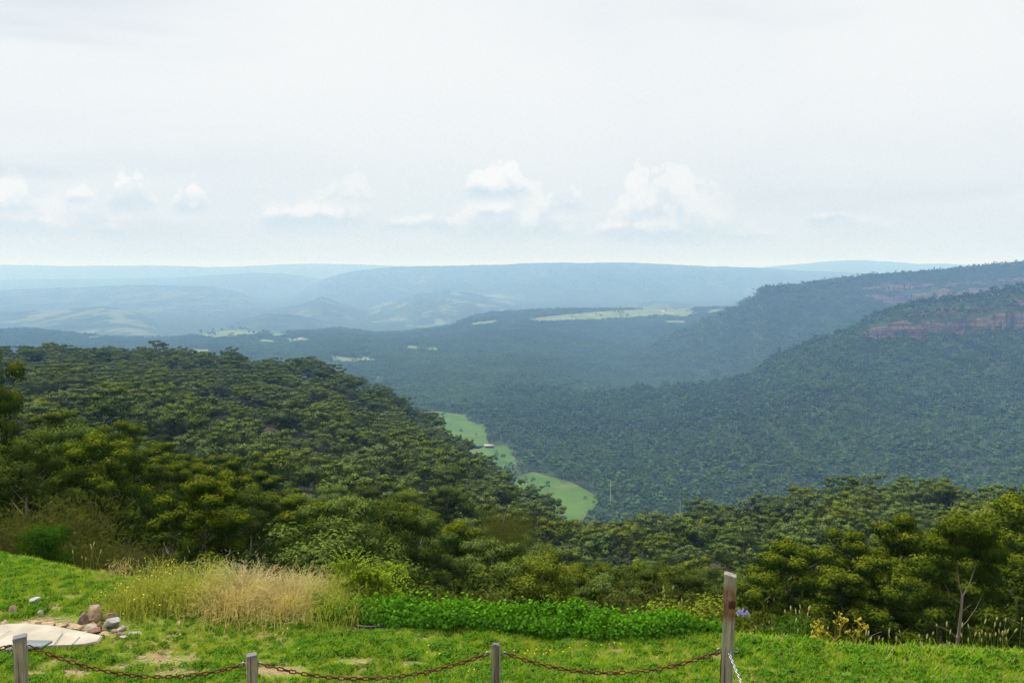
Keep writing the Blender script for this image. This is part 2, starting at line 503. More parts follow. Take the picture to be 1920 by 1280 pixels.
def wood_fn(t):
    p = opos(t)
    v = t.vm('MULTIPLY', p, (26.0, 26.0, 1.6))
    g = t.noise(v, 1.0, 5, 0.7, 0.4)
    b = t.noise(p, 5.0, 3, 0.6)
    c = t.mix(t.smooth(g, 0.3, 0.7), (0.15, 0.135, 0.11), (0.40, 0.36, 0.29))
    c = t.mix(t.smooth(b, 0.45, 0.7, 0, 0.6), c, (0.24, 0.20, 0.12))
    crack = t.smooth(t.noise(t.vm('MULTIPLY', p, (40.0, 40.0, 0.7)), 1.0, 2), 0.34, 0.40, 1.0, 0.0)
    c = t.mix(t.m('MULTIPLY', crack, 0.8), c, (0.035, 0.03, 0.028))
    at = t.n('ShaderNodeAttribute', attribute_name='tip')
    c = t.mix(t.m('MULTIPLY', at.outputs['Fac'], t.smooth(g, 0.2, 0.6, 0.5, 1.0)), c, (0.17, 0.16, 0.175))
    return bsdf(t, c, 0.85, 0.2, bumpn(t, t.m('SUBTRACT', g, crack), 0.6, 0.01))
M_WOOD = mat('weathered post timber', wood_fn)
def wood_rust_fn(t):
    p = opos(t)
    x, y, z = t.sep(p)[0:3]
    g = t.noise(t.vm('MULTIPLY', p, (26.0, 26.0, 1.6)), 1.0, 5, 0.7, 0.4)
    c = t.mix(t.smooth(g, 0.3, 0.7), (0.17, 0.15, 0.12), (0.40, 0.37, 0.31))
    b = t.noise(t.vm('MULTIPLY', p, (14.0, 14.0, 3.0)), 1.0, 4, 0.65)
    hi = t.m('MULTIPLY', t.smooth(z, 1.10, 1.22), t.smooth(z, 1.54, 1.42))
    c = t.mix(t.m('MULTIPLY', t.m('MULTIPLY', hi, t.smooth(b, 0.30, 0.6)), 0.95), c, (0.17, 0.058, 0.020))
    hi2 = t.m('MULTIPLY', t.m('MULTIPLY', t.smooth(z, 1.26, 1.28), t.smooth(z, 1.36, 1.34)), t.smooth(x, -0.02, 0.0))
    c = t.mix(t.m('MULTIPLY', hi2, t.smooth(b, 0.3, 0.5, 0.5, 0.95)), c, (0.055, 0.018, 0.012))
    lo = t.m('MULTIPLY', t.smooth(z, 0.84, 0.76), t.smooth(x, -0.045, -0.055))
    c = t.mix(t.m('MULTIPLY', lo, 0.9), c, (0.13, 0.04, 0.015))
    crack = t.smooth(t.noise(t.vm('MULTIPLY', p, (40.0, 40.0, 0.7)), 1.0, 2), 0.33, 0.39, 1.0, 0.0)
    c = t.mix(t.m('MULTIPLY', crack, 0.8), c, (0.04, 0.035, 0.03))
    return bsdf(t, c, 0.85, 0.2, bumpn(t, t.m('SUBTRACT', g, crack), 0.6, 0.01))
M_WOODR = mat('rust stained timber', wood_rust_fn)
def rust_fn(t):
    p = opos(t)
    n = t.noise(p, 60.0, 4, 0.7)
    c = t.mix(t.smooth(n, 0.35, 0.65), (0.060, 0.022, 0.013), (0.17, 0.062, 0.028))
    return bsdf(t, c, 0.85, 0.2, bumpn(t, n, 0.5, 0.003))
M_RUST = mat('rusty iron', rust_fn)
M_ZINC = mat('galvanised steel', lambda t: bsdf(t, (0.42, 0.43, 0.44), 0.45, 0.5, None, 0.7))
def concrete_fn(t):
    p = opos(t)
    n = t.noise(p, 3.0, 5, 0.65)
    n2 = t.noise(p, 60.0, 3, 0.6)
    c = t.mix(t.smooth(n, 0.3, 0.7), (0.34, 0.30, 0.23), (0.50, 0.45, 0.36))
    c = t.mix(t.smooth(n2, 0.35, 0.65, 0, 0.25), c, (0.36, 0.32, 0.25))
    return bsdf(t, c, 0.9, 0.2, bumpn(t, n2, 0.3, 0.004))
M_CONC = mat('pale concrete', concrete_fn)
M_GRATE = mat('grey steel grating', lambda t: bsdf(t, t.mix(t.noise(opos(t), 30.0, 3), (0.22, 0.27, 0.27), (0.36, 0.42, 0.41)), 0.5, 0.4, None, 0.4))
M_PIT = mat('dark drain pit', lambda t: bsdf(t, (0.06, 0.07, 0.065), 0.9))
def rock_mat(name, c1, c2, c3):
    def fn(t):
        p = opos(t)
        n = t.noise(p, 9.0, 5, 0.65)
        n2 = t.noise(p, 3.0, 3, 0.6)
        c = t.mix(t.smooth(n, 0.3, 0.7), c1, c2)
        c = t.mix(t.smooth(n2, 0.48, 0.62), c, c3)
        return bsdf(t, c, 0.9, 0.2, bumpn(t, n, 0.6, 0.02))
    return mat(name, fn)
M_ROCK = {
    'pink': rock_mat('pink sandstone', (0.27, 0.17, 0.125), (0.45, 0.31, 0.235), (0.36, 0.30, 0.24)),
    'purple': rock_mat('purple sandstone', (0.17, 0.10, 0.095), (0.30, 0.19, 0.17), (0.24, 0.15, 0.09)),
    'tan': rock_mat('tan sandstone', (0.33, 0.23, 0.13), (0.50, 0.37, 0.22), (0.42, 0.34, 0.24)),
    'grey': rock_mat('grey and white stone', (0.30, 0.29, 0.27), (0.46, 0.45, 0.42), (0.12, 0.13, 0.14)),
    'red': rock_mat('red stone', (0.17, 0.07, 0.045), (0.30, 0.13, 0.085), (0.22, 0.14, 0.10)),
    'pale': rock_mat('pale stone', (0.30, 0.27, 0.21), (0.43, 0.39, 0.32), (0.27, 0.25, 0.2)),
}
M_PIPE = mat('black plastic pipe', lambda t: bsdf(t, (0.022, 0.025, 0.035), 0.45, 0.4))
M_ROOF = mat('pale metal roof', lambda t: bsdf(t, t.mix(t.noise(opos(t), 0.6, 3), (0.30, 0.25, 0.20), (0.42, 0.36, 0.30)), 0.7, 0.2))
M_WALLD = mat('dark timber wall', lambda t: bsdf(t, (0.07, 0.06, 0.05), 0.9))
M_WHITE = mat('white painted wall', lambda t: bsdf(t, (0.78, 0.77, 0.74), 0.8))
M_POLE = mat('pale pole timber', lambda t: bsdf(t, (0.24, 0.24, 0.23), 0.85))

# ================================================================== the land
def table(rows):
    """rows (u, v, y): columns of the land seen towards photo pixel (u, v), at distance y -> a, elevation, y"""
    A, E, Y = [], [], []
    for u, v, y in rows:
        a, e = ray(u, v)
        A.append(a); E.append(e); Y.append(y)
    return np.array(A), np.array(E), np.array(Y, float)
def ua(u, v=700):
    return ray(u, v)[0]

FLOOR_Z = -312.0
# --- the hill the lookout stands on: crest of its wooded spurs (tree tops), then the drop to the valley
NA, NE, NY = table([(-500, 640, 720), (0, 662, 700), (130, 660, 700), (250, 662, 700), (400, 670, 680), (560, 688, 650), (650, 712, 620),
                    (700, 740, 600), (820, 795, 560), (900, 862, 500), (960, 915, 450), (1010, 962, 400), (1060, 1000, 340),
                    (1150, 1003, 300), (1300, 997, 285), (1400, 975, 280), (1500, 955, 280), (1600, 943, 275), (1750, 948, 270),
                    (1850, 958, 255), (1920, 962, 245), (2500, 960, 245)])
NZ = NE * NY - 8.0
E40_A = np.array([ua(u) for u in (-500, 0, 300, 600, 960, 1300, 1600, 2500)])
E40 = np.array([-0.30, -0.315, -0.335, -0.39, -0.425, -0.44, -0.435, -0.43])
YE_A = np.array([ua(u, 1180) for u in (-600, -200, 0, 150, 350, 700, 1000, 1300, 1400, 1600, 1920, 2400)])
YE = np.array([17.6, 16.4, 15.2, 14.3, 13.4, 12.7, 12.35, 12.1, 11.75, 11.5, 11.4, 11.3])

def z_lawn(x, y):
    x = np.asarray(x, float); y = np.asarray(y, float)
    z = -4.5 + np.maximum(9.4 - y, 0) * 0.29
    z = z + 0.06 * sstep(-x, 3.2, 5.6) * sstep(y, 12.5, 14.5)
    z = z - 0.10 * sstep(x, 1.0, 6.0)
    return z + 0.05 * fbm(x * 0.6, y * 0.6, 3, 3) + 0.015 * fbm(x * 3, y * 3, 2, 5)

def z_near(x, y):
    x = np.asarray(x, float); y = np.asarray(y, float)
    yy = np.maximum(y, 1.0)
    a = np.clip(x / yy, -1.0, 1.0)
    yc = np.interp(a, NA, NY); zc = np.interp(a, NA, NZ); e40 = np.interp(a, E40_A, E40); ye = np.interp(a, YE_A, YE)
    ec = zc / yc
    z40 = e40 * 40.0
    t = np.log(yc / np.maximum(yy, 40.0)) / np.log(yc / 40.0)
    zf = (ec + (e40 - ec) * np.maximum(t, 0)) * yy
    zf = zf + fbm(x / 55.0, y / 55.0, 3, 11) * np.clip((yy - 40) / 150, 0, 1) * 5.0
    zf = zf + fbm(x / 14.0, y / 14.0, 2, 12) * 0.8
    zl = z_lawn(x, np.minimum(y, ye))
    s = np.clip((yy - ye) / (40.0 - ye), 0, 1)
    mid = zl + (z40 - zl) * (1 - (1 - s) ** 1.35)
    z = np.where(yy <= ye, z_lawn(x, y), np.where(yy < 40, mid + sstep(yy, 25, 40) * (zf - z40) * sstep(yy, 25, 40) * 0, zf))
    blend = sstep(yy, 30, 50)
    z = np.where((yy > 30) & (yy < 50), (1 - blend) * np.where(yy < 40, mid, z40 + (yy - 40) * (-0.25)) + blend * np.where(yy < 40, e40 * yy, zf), z)
    over = np.maximum(yy - yc, 0)
    z = np.where(over > 0, zc - 0.35 * over * sstep(over, 0, 60) - 0.3 * np.maximum(over - 60, 0) + 3 * fbm(x / 40, y / 40, 2, 4), z)
    return np.maximum(z, FLOOR_Z - 30)

def grid_mesh(name, X, Y, Z, mats, smooth=True, attrs=None):
    ni, nj = X.shape
    V = np.stack([X, Y, Z], -1).reshape(-1, 3)
    i, j = np.meshgrid(np.arange(ni - 1), np.arange(nj - 1), indexing='ij')
    k = (i * nj + j).ravel()
    Q = np.stack([k, k + nj, k + nj + 1, k + 1], 1)
    return mesh_np(name, V, Q, mats, None, smooth, attrs=attrs)

# lawn: a fine sheet round the fence
gx = np.arange(-14, 14.01, 0.14); gy = np.arange(-6, 19.01, 0.14)
X, Y = np.meshgrid(gx, gy, indexing='ij')
lawn = mobj('lawn', grid_mesh('lawn', X, Y, z_near(X, Y), [M_LAWN]))
tag(lawn, kind='structure')
# hillside below and around it
aa = np.concatenate([np.linspace(-1.0, -0.66, 20), np.linspace(-0.65, 0.65, 330), np.linspace(0.66, 1.0, 20)])
yy = np.concatenate([np.linspace(9, 60, 60), np.geomspace(61.5, 900, 190)])
Aa, Yy = np.meshgrid(aa, yy, indexing='ij')
Zz = z_near(Aa * Yy, Yy)
inside = (np.abs(Aa * Yy) < 13.8) & (Yy < 18.8)
Zz = np.where(inside, Zz - 0.25, Zz)
hillside = mobj('hillside', grid_mesh('hillside', Aa * Yy, Yy, Zz, [M_FLOOR]))
tag(hillside, kind='structure')
# the shoulder of the hill behind the camera
gx = np.linspace(-260, 260, 40); gy = np.linspace(-200, 9.2, 30)
X, Y = np.meshgrid(gx, gy, indexing='ij')
Z = -4.6 - 0.25 * np.maximum(np.abs(X) - 13, 0) - 0.02 * np.maximum(-Y - 6, 0)
Z = np.where((np.abs(X) < 14.0) & (Y > -6), Z - 0.5, Z)
tag(mobj('hilltop', grid_mesh('hilltop', X, Y, Z, [M_FLOOR])), kind='structure')

# --- the valley plain: from the foot of the hill to the low crests some 5-6 km off
PA, PE, PY = table([(-700, 615, 4700), (0, 622, 4800), (60, 620, 4800), (130, 627, 4850), (200, 633, 4900), (260, 636, 5000), (330, 636, 5100),
                    (390, 624, 5200), (450, 619, 5250), (520, 625, 5300), (560, 622, 5350), (640, 618, 5450), (700, 626, 5500),
                    (760, 624, 5600), (850, 611, 5800), (880, 597, 6000), (920, 588, 6100), (960, 585, 6200), (1060, 580, 6300),
                    (1200, 580, 6400), (1300, 578, 6400), (1400, 578, 6400), (1700, 575, 6400), (2700, 575, 6400)])
PZ = PE * PY - 4
def z_plain(x, y):
    x = np.asarray(x, float); y = np.maximum(np.asarray(y, float), 1.0)
    a = np.clip(x / y, -1, 1)
    yc = np.interp(a, PA, PY); zc = np.interp(a, PA, PZ)
    s = np.clip((y - 2700) / (yc - 2700), 0, 1)
    zb = FLOOR_Z - 85 * sstep(y, 2120, 3000) * sstep(a, ua(960), ua(1230))
    z = zb + (zc - zb) * s ** 1.8
    z = z + fbm(x / 520.0, y / 520.0, 3, 21) * 20 * sstep(y, 2300, 3000) * (1 - 0.8 * sstep(y, yc - 700, yc - 150))
    return z - 0.13 * np.maximum(y - yc, 0) * sstep(y - yc, 0, 300) * (y < yc + 900) - np.where(y >= yc + 900, 117, 0)
aa = np.linspace(-0.75, 0.75, 360)
yy = np.concatenate([np.linspace(620, 2300, 40), np.linspace(2320, 7600, 170), np.geomspace(7800, 33000, 12)])
Aa, Yy = np.meshgrid(aa, yy, indexing='ij')
Zp = z_plain(Aa * Yy, Yy)
valley = mobj('valley_floor', grid_mesh('valley_floor', Aa * Yy, Yy, np.maximum(Zp, -470), [M_VALLEY]))
tag(valley, kind='structure')

# --- the two mountains on the right
R1A, R1E, R1Y = table([(860, 838, 1800), (900, 818, 1960), (960, 790, 2080), (1080, 741, 2250), (1200, 722, 2350), (1330, 715, 2400), (1400, 697, 2430),
                       (1460, 658, 2450), (1540, 628, 2480), (1600, 610, 2500), (1640, 588, 2540), (1700, 570, 2570), (1760, 560, 2590), (1850, 550, 2600),
                       (1920, 535, 2610), (2050, 512, 2620), (2300, 495, 2620), (2700, 490, 2620)])
R1Z = np.maximum(R1E * R1Y - 14, FLOOR_Z)
F1A = np.array([ua(u, 800) for u in (860, 900, 960, 1040, 1110, 1300, 1600, 2000, 2700)])
F1Y = np.array([1760, 1850, 1780, 1560, 1330, 1150, 1050, 1000, 980.0])
def blocky(x, w, seed):
    k = np.floor(x / w)
    return vnoise(k * 1.731, k * 0.37 + 5, seed)
def z_r1(x, y):
    x = np.asarray(x, float); y = np.maximum(np.asarray(y, float), 1.0)
    a = x / y
    yc = np.interp(a, R1A, R1Y); zc = np.interp(a, R1A, R1Z); yf = np.interp(a, F1A, F1Y)
    hc = 46.0 * sstep(a, ua(1600, 600), ua(1650, 600)) * (0.72 + 0.4 * vnoise(x / 55.0, 3.0, 31))    # lower cliff
    h2 = 18.0 * sstep(a, ua(1690, 575), ua(1720, 575)) * (0.3 + 0.9 * vnoise(x / 40.0, 9.0, 33))     # upper ledge
    wig = 26 * fbm(x / 120.0, 0.3 * x / 120.0, 3, 35) + 9 * (blocky(x, 17.0, 36) - 0.5)
    s = np.clip((y - yf) / np.maximum(yc - yf, 1), 0, 1)
    top = zc - hc - h2 - 5
    z = FLOOR_Z + (top - FLOOR_Z) * s ** (1.25 + 0.5 * sstep(a, ua(1400, 700), ua(1700, 700)))
    z = z + hc * sstep(y, 2462 + wig, 2467 + wig) + 5 * sstep(y, 2467, 2520)
    z = z + h2 * sstep(y, 2518 + 0.7 * wig, 2522 + 0.7 * wig)
    g = fbm(x / 210.0, y / 600.0, 4, 37)
    z = z + g * 48 * s * (1 - s) * 2.2 * sstep(a, ua(1080), ua(1400)) + fbm(x / 90.0, y / 90.0, 3, 38) * 7 * sstep(s, 0.02, 0.3) * (1 - sstep(s, 0.75, 0.98))
    back = np.maximum(y - yc, 0)
    z = z - np.where(zc < -140, 0.30, 0.05) * back
    return np.where(a < R1A[0], FLOOR_Z - 30, np.where(y < yf, FLOOR_Z - 4, z))
R2A, R2E, R2Y = table([(1080, 705, 3600), (1150, 676, 3900), (1200, 655, 4000), (1280, 618, 4150), (1340, 591, 4250), (1400, 563, 4350), (1430, 541, 4400), (1500, 535, 4500),
                       (1600, 521, 4600), (1700, 513, 4650), (1800, 505, 4700), (1920, 493, 4700), (2100, 484, 4700), (2700, 476, 4700)])
R2Z = np.maximum(R2E * R2Y - 4, FLOOR_Z - 85)
F2A = np.array([ua(u, 680) for u in (1080, 1150, 1300, 1600, 2700)])
F2Y = np.array([3500, 3500, 3150, 2950, 2900.0])
def z_r2(x, y):
    x = np.asarray(x, float); y = np.maximum(np.asarray(y, float), 1.0)
    a = x / y
    yc = np.interp(a, R2A, R2Y); zc = np.interp(a, R2A, R2Z); yf = np.interp(a, F2A, F2Y)
    hc = 52.0 * sstep(a, ua(1600, 530), ua(1690, 530)) * (0.6 + 0.6 * vnoise(x / 90.0, 3.0, 41))
    h2 = 30.0 * sstep(a, ua(1560, 530), ua(1640, 530)) * (0.1 + 0.9 * vnoise(x / 60.0, 9.0, 43))
    wig = 40 * fbm(x / 180.0, 0.3 * x / 180.0, 3, 45) + 14 * (blocky(x, 26.0, 46) - 0.5)
    s = np.clip((y - yf) / np.maximum(yc - yf, 1), 0, 1)
    top = zc - hc - h2 - 6
    z = FLOOR_Z - 90 + (top - FLOOR_Z + 90) * s ** (1.1 + 0.35 * sstep(a, ua(1400, 600), ua(1700, 600)))
    yl = np.minimum(yc - 120, 4400)
    z = z + hc * sstep(y, yl + wig, yl + 6 + wig)
    z = z + h2 * sstep(y, yl + 80 + 0.8 * wig, yl + 85 + 0.8 * wig) + 6 * sstep(y, yl + 30, yc)
    g = fbm(x / 330.0, y / 1200.0, 4, 47)
    z = z + g * 40 * s * (1 - s) * 2.2 + fbm(x / 120.0, y / 120.0, 3, 48) * 8 * (1 - sstep(s, 0.75, 0.98)) * s
    back = np.maximum(y - yc, 0)
    z = z - np.where(zc < -110, 0.30, 0.05) * back
    return np.where(a < R2A[0], FLOOR_Z - 130, np.where(y < yf, FLOOR_Z - 110, z))

def mountain(name, zf, A0, A1, na, ys, fa, fy, ca, cyy):
    aa = np.linspace(A0, A1, na)
    Aa, Sy = np.meshgrid(aa, ys, indexing='ij')
    yf = np.interp(Aa, fa, fy) - 60; yc = np.interp(Aa, ca, cyy)
    Yy = yf + (yc - yf) * Sy
    Xx = Aa * Yy
    Zz = zf(Xx, Yy)
    ni, nj = Xx.shape
    V = np.stack([Xx, Yy, Zz], -1).reshape(-1, 3)
    i, j = np.meshgrid(np.arange(ni - 1), np.arange(nj - 1), indexing='ij')
    k = (i * nj + j).ravel()
    Q = np.stack([k, k + nj, k + nj + 1, k + 1], 1)
    dz = np.abs(V[Q[:, 3], 2] - V[Q[:, 0], 2]); dy = np.abs(V[Q[:, 3], 1] - V[Q[:, 0], 1])
    steep = (dz / np.maximum(dy, 0.1)) > 1.15
    o = mobj(name, mesh_np(name, V, Q[~steep], [M_VALLEY], None, True))
    tag(o, kind='structure')
    c = mobj('cliff', mesh_np('cliff', V, Q[steep], [M_CLIFF], None, False), o)
    tag(c, label='bare reddish sandstone cliff band below the wooded rim')
    return o
s1 = np.concatenate([np.linspace(0, 0.80, 70), np.linspace(0.805, 1.0, 110), np.linspace(1.01, 1.5, 16)])
mountain('mountain', z_r1, ua(865), ua(2600), 520, s1, F1A, F1Y, R1A, R1Y)
mountain('mountain', z_r2, ua(1085), ua(2600), 460, s1, F2A, F2Y, R2A, R2Y)

# --- far hills, each a ridge of its own with its crest where the photo shows it
def hill(y0, crest, length, material, open_=1.0, base=-470.0, rough=1.0, seed=0, back=0.25, power=1.0):
    A, E, _ = table([(u, v, y0) for u, v in crest])
    aa = np.linspace(A[0], A[-1], 260)
    ec = np.interp(aa, A, E)
    k = np.hanning(9); k /= k.sum()
    ec = np.convolve(np.pad(ec, 4, mode='edge'), k, 'valid')
    ss = np.concatenate([np.linspace(0, 1, 70), np.linspace(1.03, 1.6, 14)])
    Aa, S = np.meshgrid(aa, ss, indexing='ij')
    wob = 0.05 * y0 * fbm(Aa * 7, 0 * Aa + seed, 3, seed + 50)
    Yc = y0 + wob
    Y = Yc - length * (1 - S)
    X = Aa * Y
    zc = np.broadcast_to(ec[:, None], Aa.shape) * Yc
    up = np.clip(S, 0, 1)
    Z = base + (zc - base) * up ** power
    g = fbm(X / (length * 0.16), Y / (length * 0.5), 4, seed + 60)
    Z = Z + g * (zc - base) * 0.34 * rough * up * (1 - up) * 2.4
    Z = Z + fbm(X / 160, Y / 160, 3, seed + 61) * 8 * rough * np.minimum(up * 3, 1) * (S < 1.01)
    Z = np.where(S > 1, zc - (Y - Yc) * back, Z)
    at = {'open': np.full(Aa.size, open_)}
    o = mobj('hills', grid_mesh('hills', X, Y, Z, [material], True, at))
    tag(o, kind='structure')
    return o
hill(8600, [(-400, 590), (-100, 586), (0, 584), (60, 583), (130, 579), (190, 574), (230, 578), (270, 592), (320, 616), (360, 636), (400, 650)], 2300, M_HILL_OPEN, 0.95, seed=1)
hill(8000, [(370, 640), (400, 620), (430, 604), (470, 593), (500, 588), (560, 591), (640, 606), (700, 622), (740, 640)], 1500, M_HILL, 0.4, seed=2)
hill(10500, [(400, 610), (440, 590), (520, 578), (560, 572), (582, 565), (603, 555), (625, 563), (660, 576), (720, 592), (800, 612)], 2200, M_HILL_OPEN, 0.7, seed=3)
hill(11200, [(600, 612), (660, 588), (730, 566), (780, 551), (830, 545), (880, 548), (930, 558), (1000, 578), (1060, 592), (1120, 604)], 3600, M_HILL_OPEN, 1.0, rough=1.3, seed=4)
hill(9800, [(960, 600), (1040, 588), (1130, 578), (1180, 570), (1230, 563), (1280, 568), (1330, 574), (1500, 588), (1700, 600)], 2500, M_HILL_OPEN, 0.5, seed=12)
hill(13500, [(-400, 548), (0, 544), (100, 540), (180, 537), (240, 534), (320, 535), (400, 536), (450, 548), (500, 568), (560, 592)], 3400, M_HILL_OPEN, 0.6, seed=5)
hill(16500, [(430, 590), (500, 562), (560, 541), (600, 526), (640, 512), (690, 505), (740, 500), (800, 499), (900, 497), (960, 495), (1020, 492), (1080, 493), (1160, 492),
             (1230, 494), (1300, 498), (1430, 502), (1520, 508), (1700, 515), (2000, 520), (2400, 525)], 5200, M_HILL, 1.0, rough=1.2, seed=6)
hill(20000, [(-500, 522), (0, 524), (120, 523), (220, 522), (320, 521), (400, 516), (480, 511), (540, 513), (640, 530), (760, 555)], 4500, M_HILL, 0.6, seed=7)
hill(27500, [(-700, 498), (-200, 495), (0, 496), (60, 497), (120, 499), (200, 498), (310, 498), (400, 501), (460, 499), (520, 496), (590, 494), (680, 496), (760, 499), (900, 503), (1300, 505)], 5000, M_HILL, 0.3, seed=8)
hill(23000, [(1250, 512), (1400, 504), (1440, 500), (1500, 495), (1540, 491), (1580, 488), (1620, 488), (1680, 491), (1720, 495), (1770, 494), (1830, 498), (1930, 506), (2400, 520)], 5000, M_HILL, 0.3, seed=9)

# --- haze: one closed box of even, pale, bluish air
HAZE = 1.14e-4
g = Geo(); g.box((-24000, -1500, -480), (24000, 36000, 175))
def haze_mat():
    m = bpy.data.materials.new('haze air'); m.use_nodes = True
    t = NT(m.node_tree)
    v = t.n('ShaderNodeVolumePrincipled')
    v.inputs['Color'].default_value = (0.27, 0.50, 1.0, 1)
    v.inputs['Absorption Color'].default_value = (1, 1, 1, 1)
    v.inputs['Density'].default_value = HAZE
    v.inputs['Anisotropy'].default_value = 0.0
    o = t.n('ShaderNodeOutputMaterial')
    t.t.links.new(v.outputs[0], o.inputs['Volume'])
    return m
haze = mobj('haze', g.mesh('haze', [haze_mat()]))
tag(haze, kind='stuff')

# ================================================================== trees: prototypes
def unit(v):
    return v / (np.linalg.norm(v, axis=-1, keepdims=True) + 1e-9)
def rdir(rng, n):
    return unit(rng.normal(size=(n, 3)))

def curve_pts(p0, p1, rng, bend=0.12, n=5, lift=0.0):
    p0 = np.asarray(p0, float); p1 = np.asarray(p1, float)
    t = np.linspace(0, 1, n)[:, None]
    L = np.linalg.norm(p1 - p0)
    off = rng.normal(size=3) * bend * L
    return p0 + (p1 - p0) * t + off * (4 * t * (1 - t)) * 0.5 + np.array([0, 0, 1.0]) * lift * L * (t * (1 - t))

def clump(g, rng, c, r, n, ln, wd, flat=0.65, m=0, lit_tipf=0.5, top=1.0, rag=0.25, droop=0.35):
    """a leafy dome: leaves spread through its volume, denser towards the upper shell"""
    d = rdir(rng, n)
    d[:, 2] = np.where((d[:, 2] < -0.25) & (rng.random(n) < 0.75), -d[:, 2], d[:, 2])
    rr = r * (0.45 + 0.55 * rng.random(n) ** 0.45) * (1 + rag * rng.normal(size=n) * 0.6)
    C = np.asarray(c) + d * rr[:, None] * np.array([1, 1, flat])
    N = unit(d * np.array([1, 1, 1.25]) + 0.3 * rng.normal(size=(n, 3)))
    L = unit(rng.normal(size=(n, 3)) + np.array([0, 0, -droop * 2]))
    tip = np.clip((d[:, 2] - 0.15) * 1.6, 0, 1) * (0.25 + 0.75 * rng.random(n)) * lit_tipf * top  # upward leaves go lighter: new growth plus sunlight painted onto the dome
    s = rng.uniform(0.7, 1.3, n)
    g.cards(C, N, L, ln * s, wd * s, m, tip)

def gum(seed, H, Rc, leaves, ln, wd, nmain=9, nsub=3, crown0=0.35, flat=0.62, lit_tipf=0.5, cl=0.34, lean=0.05, trunk_r=None, narrow=1.0, stems=1, sides=6, umb=0.0, cone=0.0):
    """a gum tree: returns (wood, leaves) geometries in metres, base at the origin"""
    rng = np.random.default_rng(seed)
    w, l = Geo(), Geo()
    tr = trunk_r or H * 0.013
    tips = []
    for s in range(stems):
        ang = rng.uniform(0, 6.28)
        spread = 0.0 if stems == 1 else Rc * 0.35
        base = np.array([math.cos(ang), math.sin(ang), 0]) * (0.0 if stems == 1 else 0.12)
        topp = np.array([math.cos(ang) * spread + rng.normal() * lean * H, math.sin(ang) * spread + rng.normal() * lean * H, H * 0.86])
        tp = curve_pts(base - np.array([0, 0, 0.4]), topp, rng, 0.06, 9)
        w.tube(tp, np.linspace(tr, tr * 0.25, 9), sides)
        nm = max(3, nmain // stems)
        for i in range(nm):
            f = crown0 + (0.95 - crown0) * (i + rng.random()) / nm
            k = f * 8; k0 = min(int(k), 7)
            p0 = tp[k0] + (tp[k0 + 1] - tp[k0]) * (k - k0)
            th = i * 2.4 + rng.uniform(-0.5, 0.5) + s * 1.3
            q = (f - crown0) / (1 - crown0)
            env = Rc * (math.sqrt(max(0.08, 1 - (1.35 * q - 0.55) ** 2)) if not umb else (0.5 + 0.5 * q)) * rng.uniform(0.62, 1.0) * narrow
            if cone:
                env = Rc * max(0.10, (1 - q) ** cone) * rng.uniform(0.7, 1.05) * min(1.0, 0.55 + 2.2 * q)
            rise = H * rng.uniform(0.06, 0.17) * (0.5 if cone > 0.5 else 1.0)
            p1 = p0 + np.array([math.cos(th) * env, math.sin(th) * env, rise])
            p1[2] = min(p1[2], H * 0.97)
            br = curve_pts(p0, p1, rng, 0.10, 5, 0.15)
            w.tube(br, np.linspace(tr * 0.42 * (1.1 - 0.6 * q), tr * 0.10, 5), 4)
            tips.append((p1, 1.0))
            for j in range(nsub):
                t = rng.uniform(0.4, 0.9)
                k = t * 4; k0 = min(int(k), 3)
                s0 = br[k0] + (br[k0 + 1] - br[k0]) * (k - k0)
                s1 = s0 + np.array([rng.normal() * 0.30 * Rc, rng.normal() * 0.30 * Rc, rng.uniform(0.0, 0.12) * H])
                s1[2] = min(s1[2], H * 0.97)
                w.tube(curve_pts(s0, s1, rng, 0.1, 4), np.linspace(tr * 0.14, tr * 0.05, 4), 3)
                tips.append((s1, 0.8))
        tips.append((topp + np.array([0, 0, 0.06 * H]), 1.0))
    zt = np.array([t[0][2] for t in tips]); z0, z1 = zt.min(), zt.max()
    per = int(leaves / len(tips))
    for p, s in tips:
        r = cl * Rc * s * rng.uniform(0.75, 1.25)
        top = 0.25 + 0.75 * (p[2] - z0) / max(z1 - z0, 0.1)  # higher clumps take more of the painted sunlit colour
        clump(l, rng, p, r, max(6, int(per * s * rng.uniform(0.8, 1.2))), ln, wd, flat, 0, lit_tipf, top)
    return w, l

def shrub(seed, H, Rc, leaves, ln, wd, stems=9, lit_tipf=0.3, up=1.2):
    rng = np.random.default_rng(seed)
    w, l = Geo(), Geo()
    for i in range(stems):
        th = i * 2.4 + rng.uniform(-0.4, 0.4)
        d = Rc * rng.uniform(0.25, 0.9)
        h = H * math.sqrt(max(0.1, 1 - (d / Rc) ** 2 * 0.8)) * rng.uniform(0.7, 1.0)
        p = curve_pts((0.1 * math.cos(th), 0.1 * math.sin(th), -0.2), (d * math.cos(th), d * math.sin(th), h * 0.85), rng, 0.08, 6, 0.25)
        w.tube(p, np.linspace(0.035, 0.008, 6), 4)
        n = leaves // stems
        t = rng.random(n) ** 0.6 * 5
        k0 = np.minimum(t.astype(int), 4)
        C = p[k0] + (p[k0 + 1] - p[k0]) * (t - k0)[:, None] + rng.normal(size=(n, 3)) * np.array([0.24, 0.24, 0.17]) * Rc * (0.4 + 0.6 * t / 5)[:, None]
        C[:, 2] = np.maximum(C[:, 2], 0.03)
        L = unit(rng.normal(size=(n, 3)) * 0.6 + np.array([math.cos(th) * 0.5, math.sin(th) * 0.5, up]))
        N = unit(rng.normal(size=(n, 3)))
        l.cards(C, N, L, ln * rng.uniform(0.6, 1.4, n), wd * rng.uniform(0.7, 1.3, n), 0, rng.random(n) * lit_tipf)
    return w, l

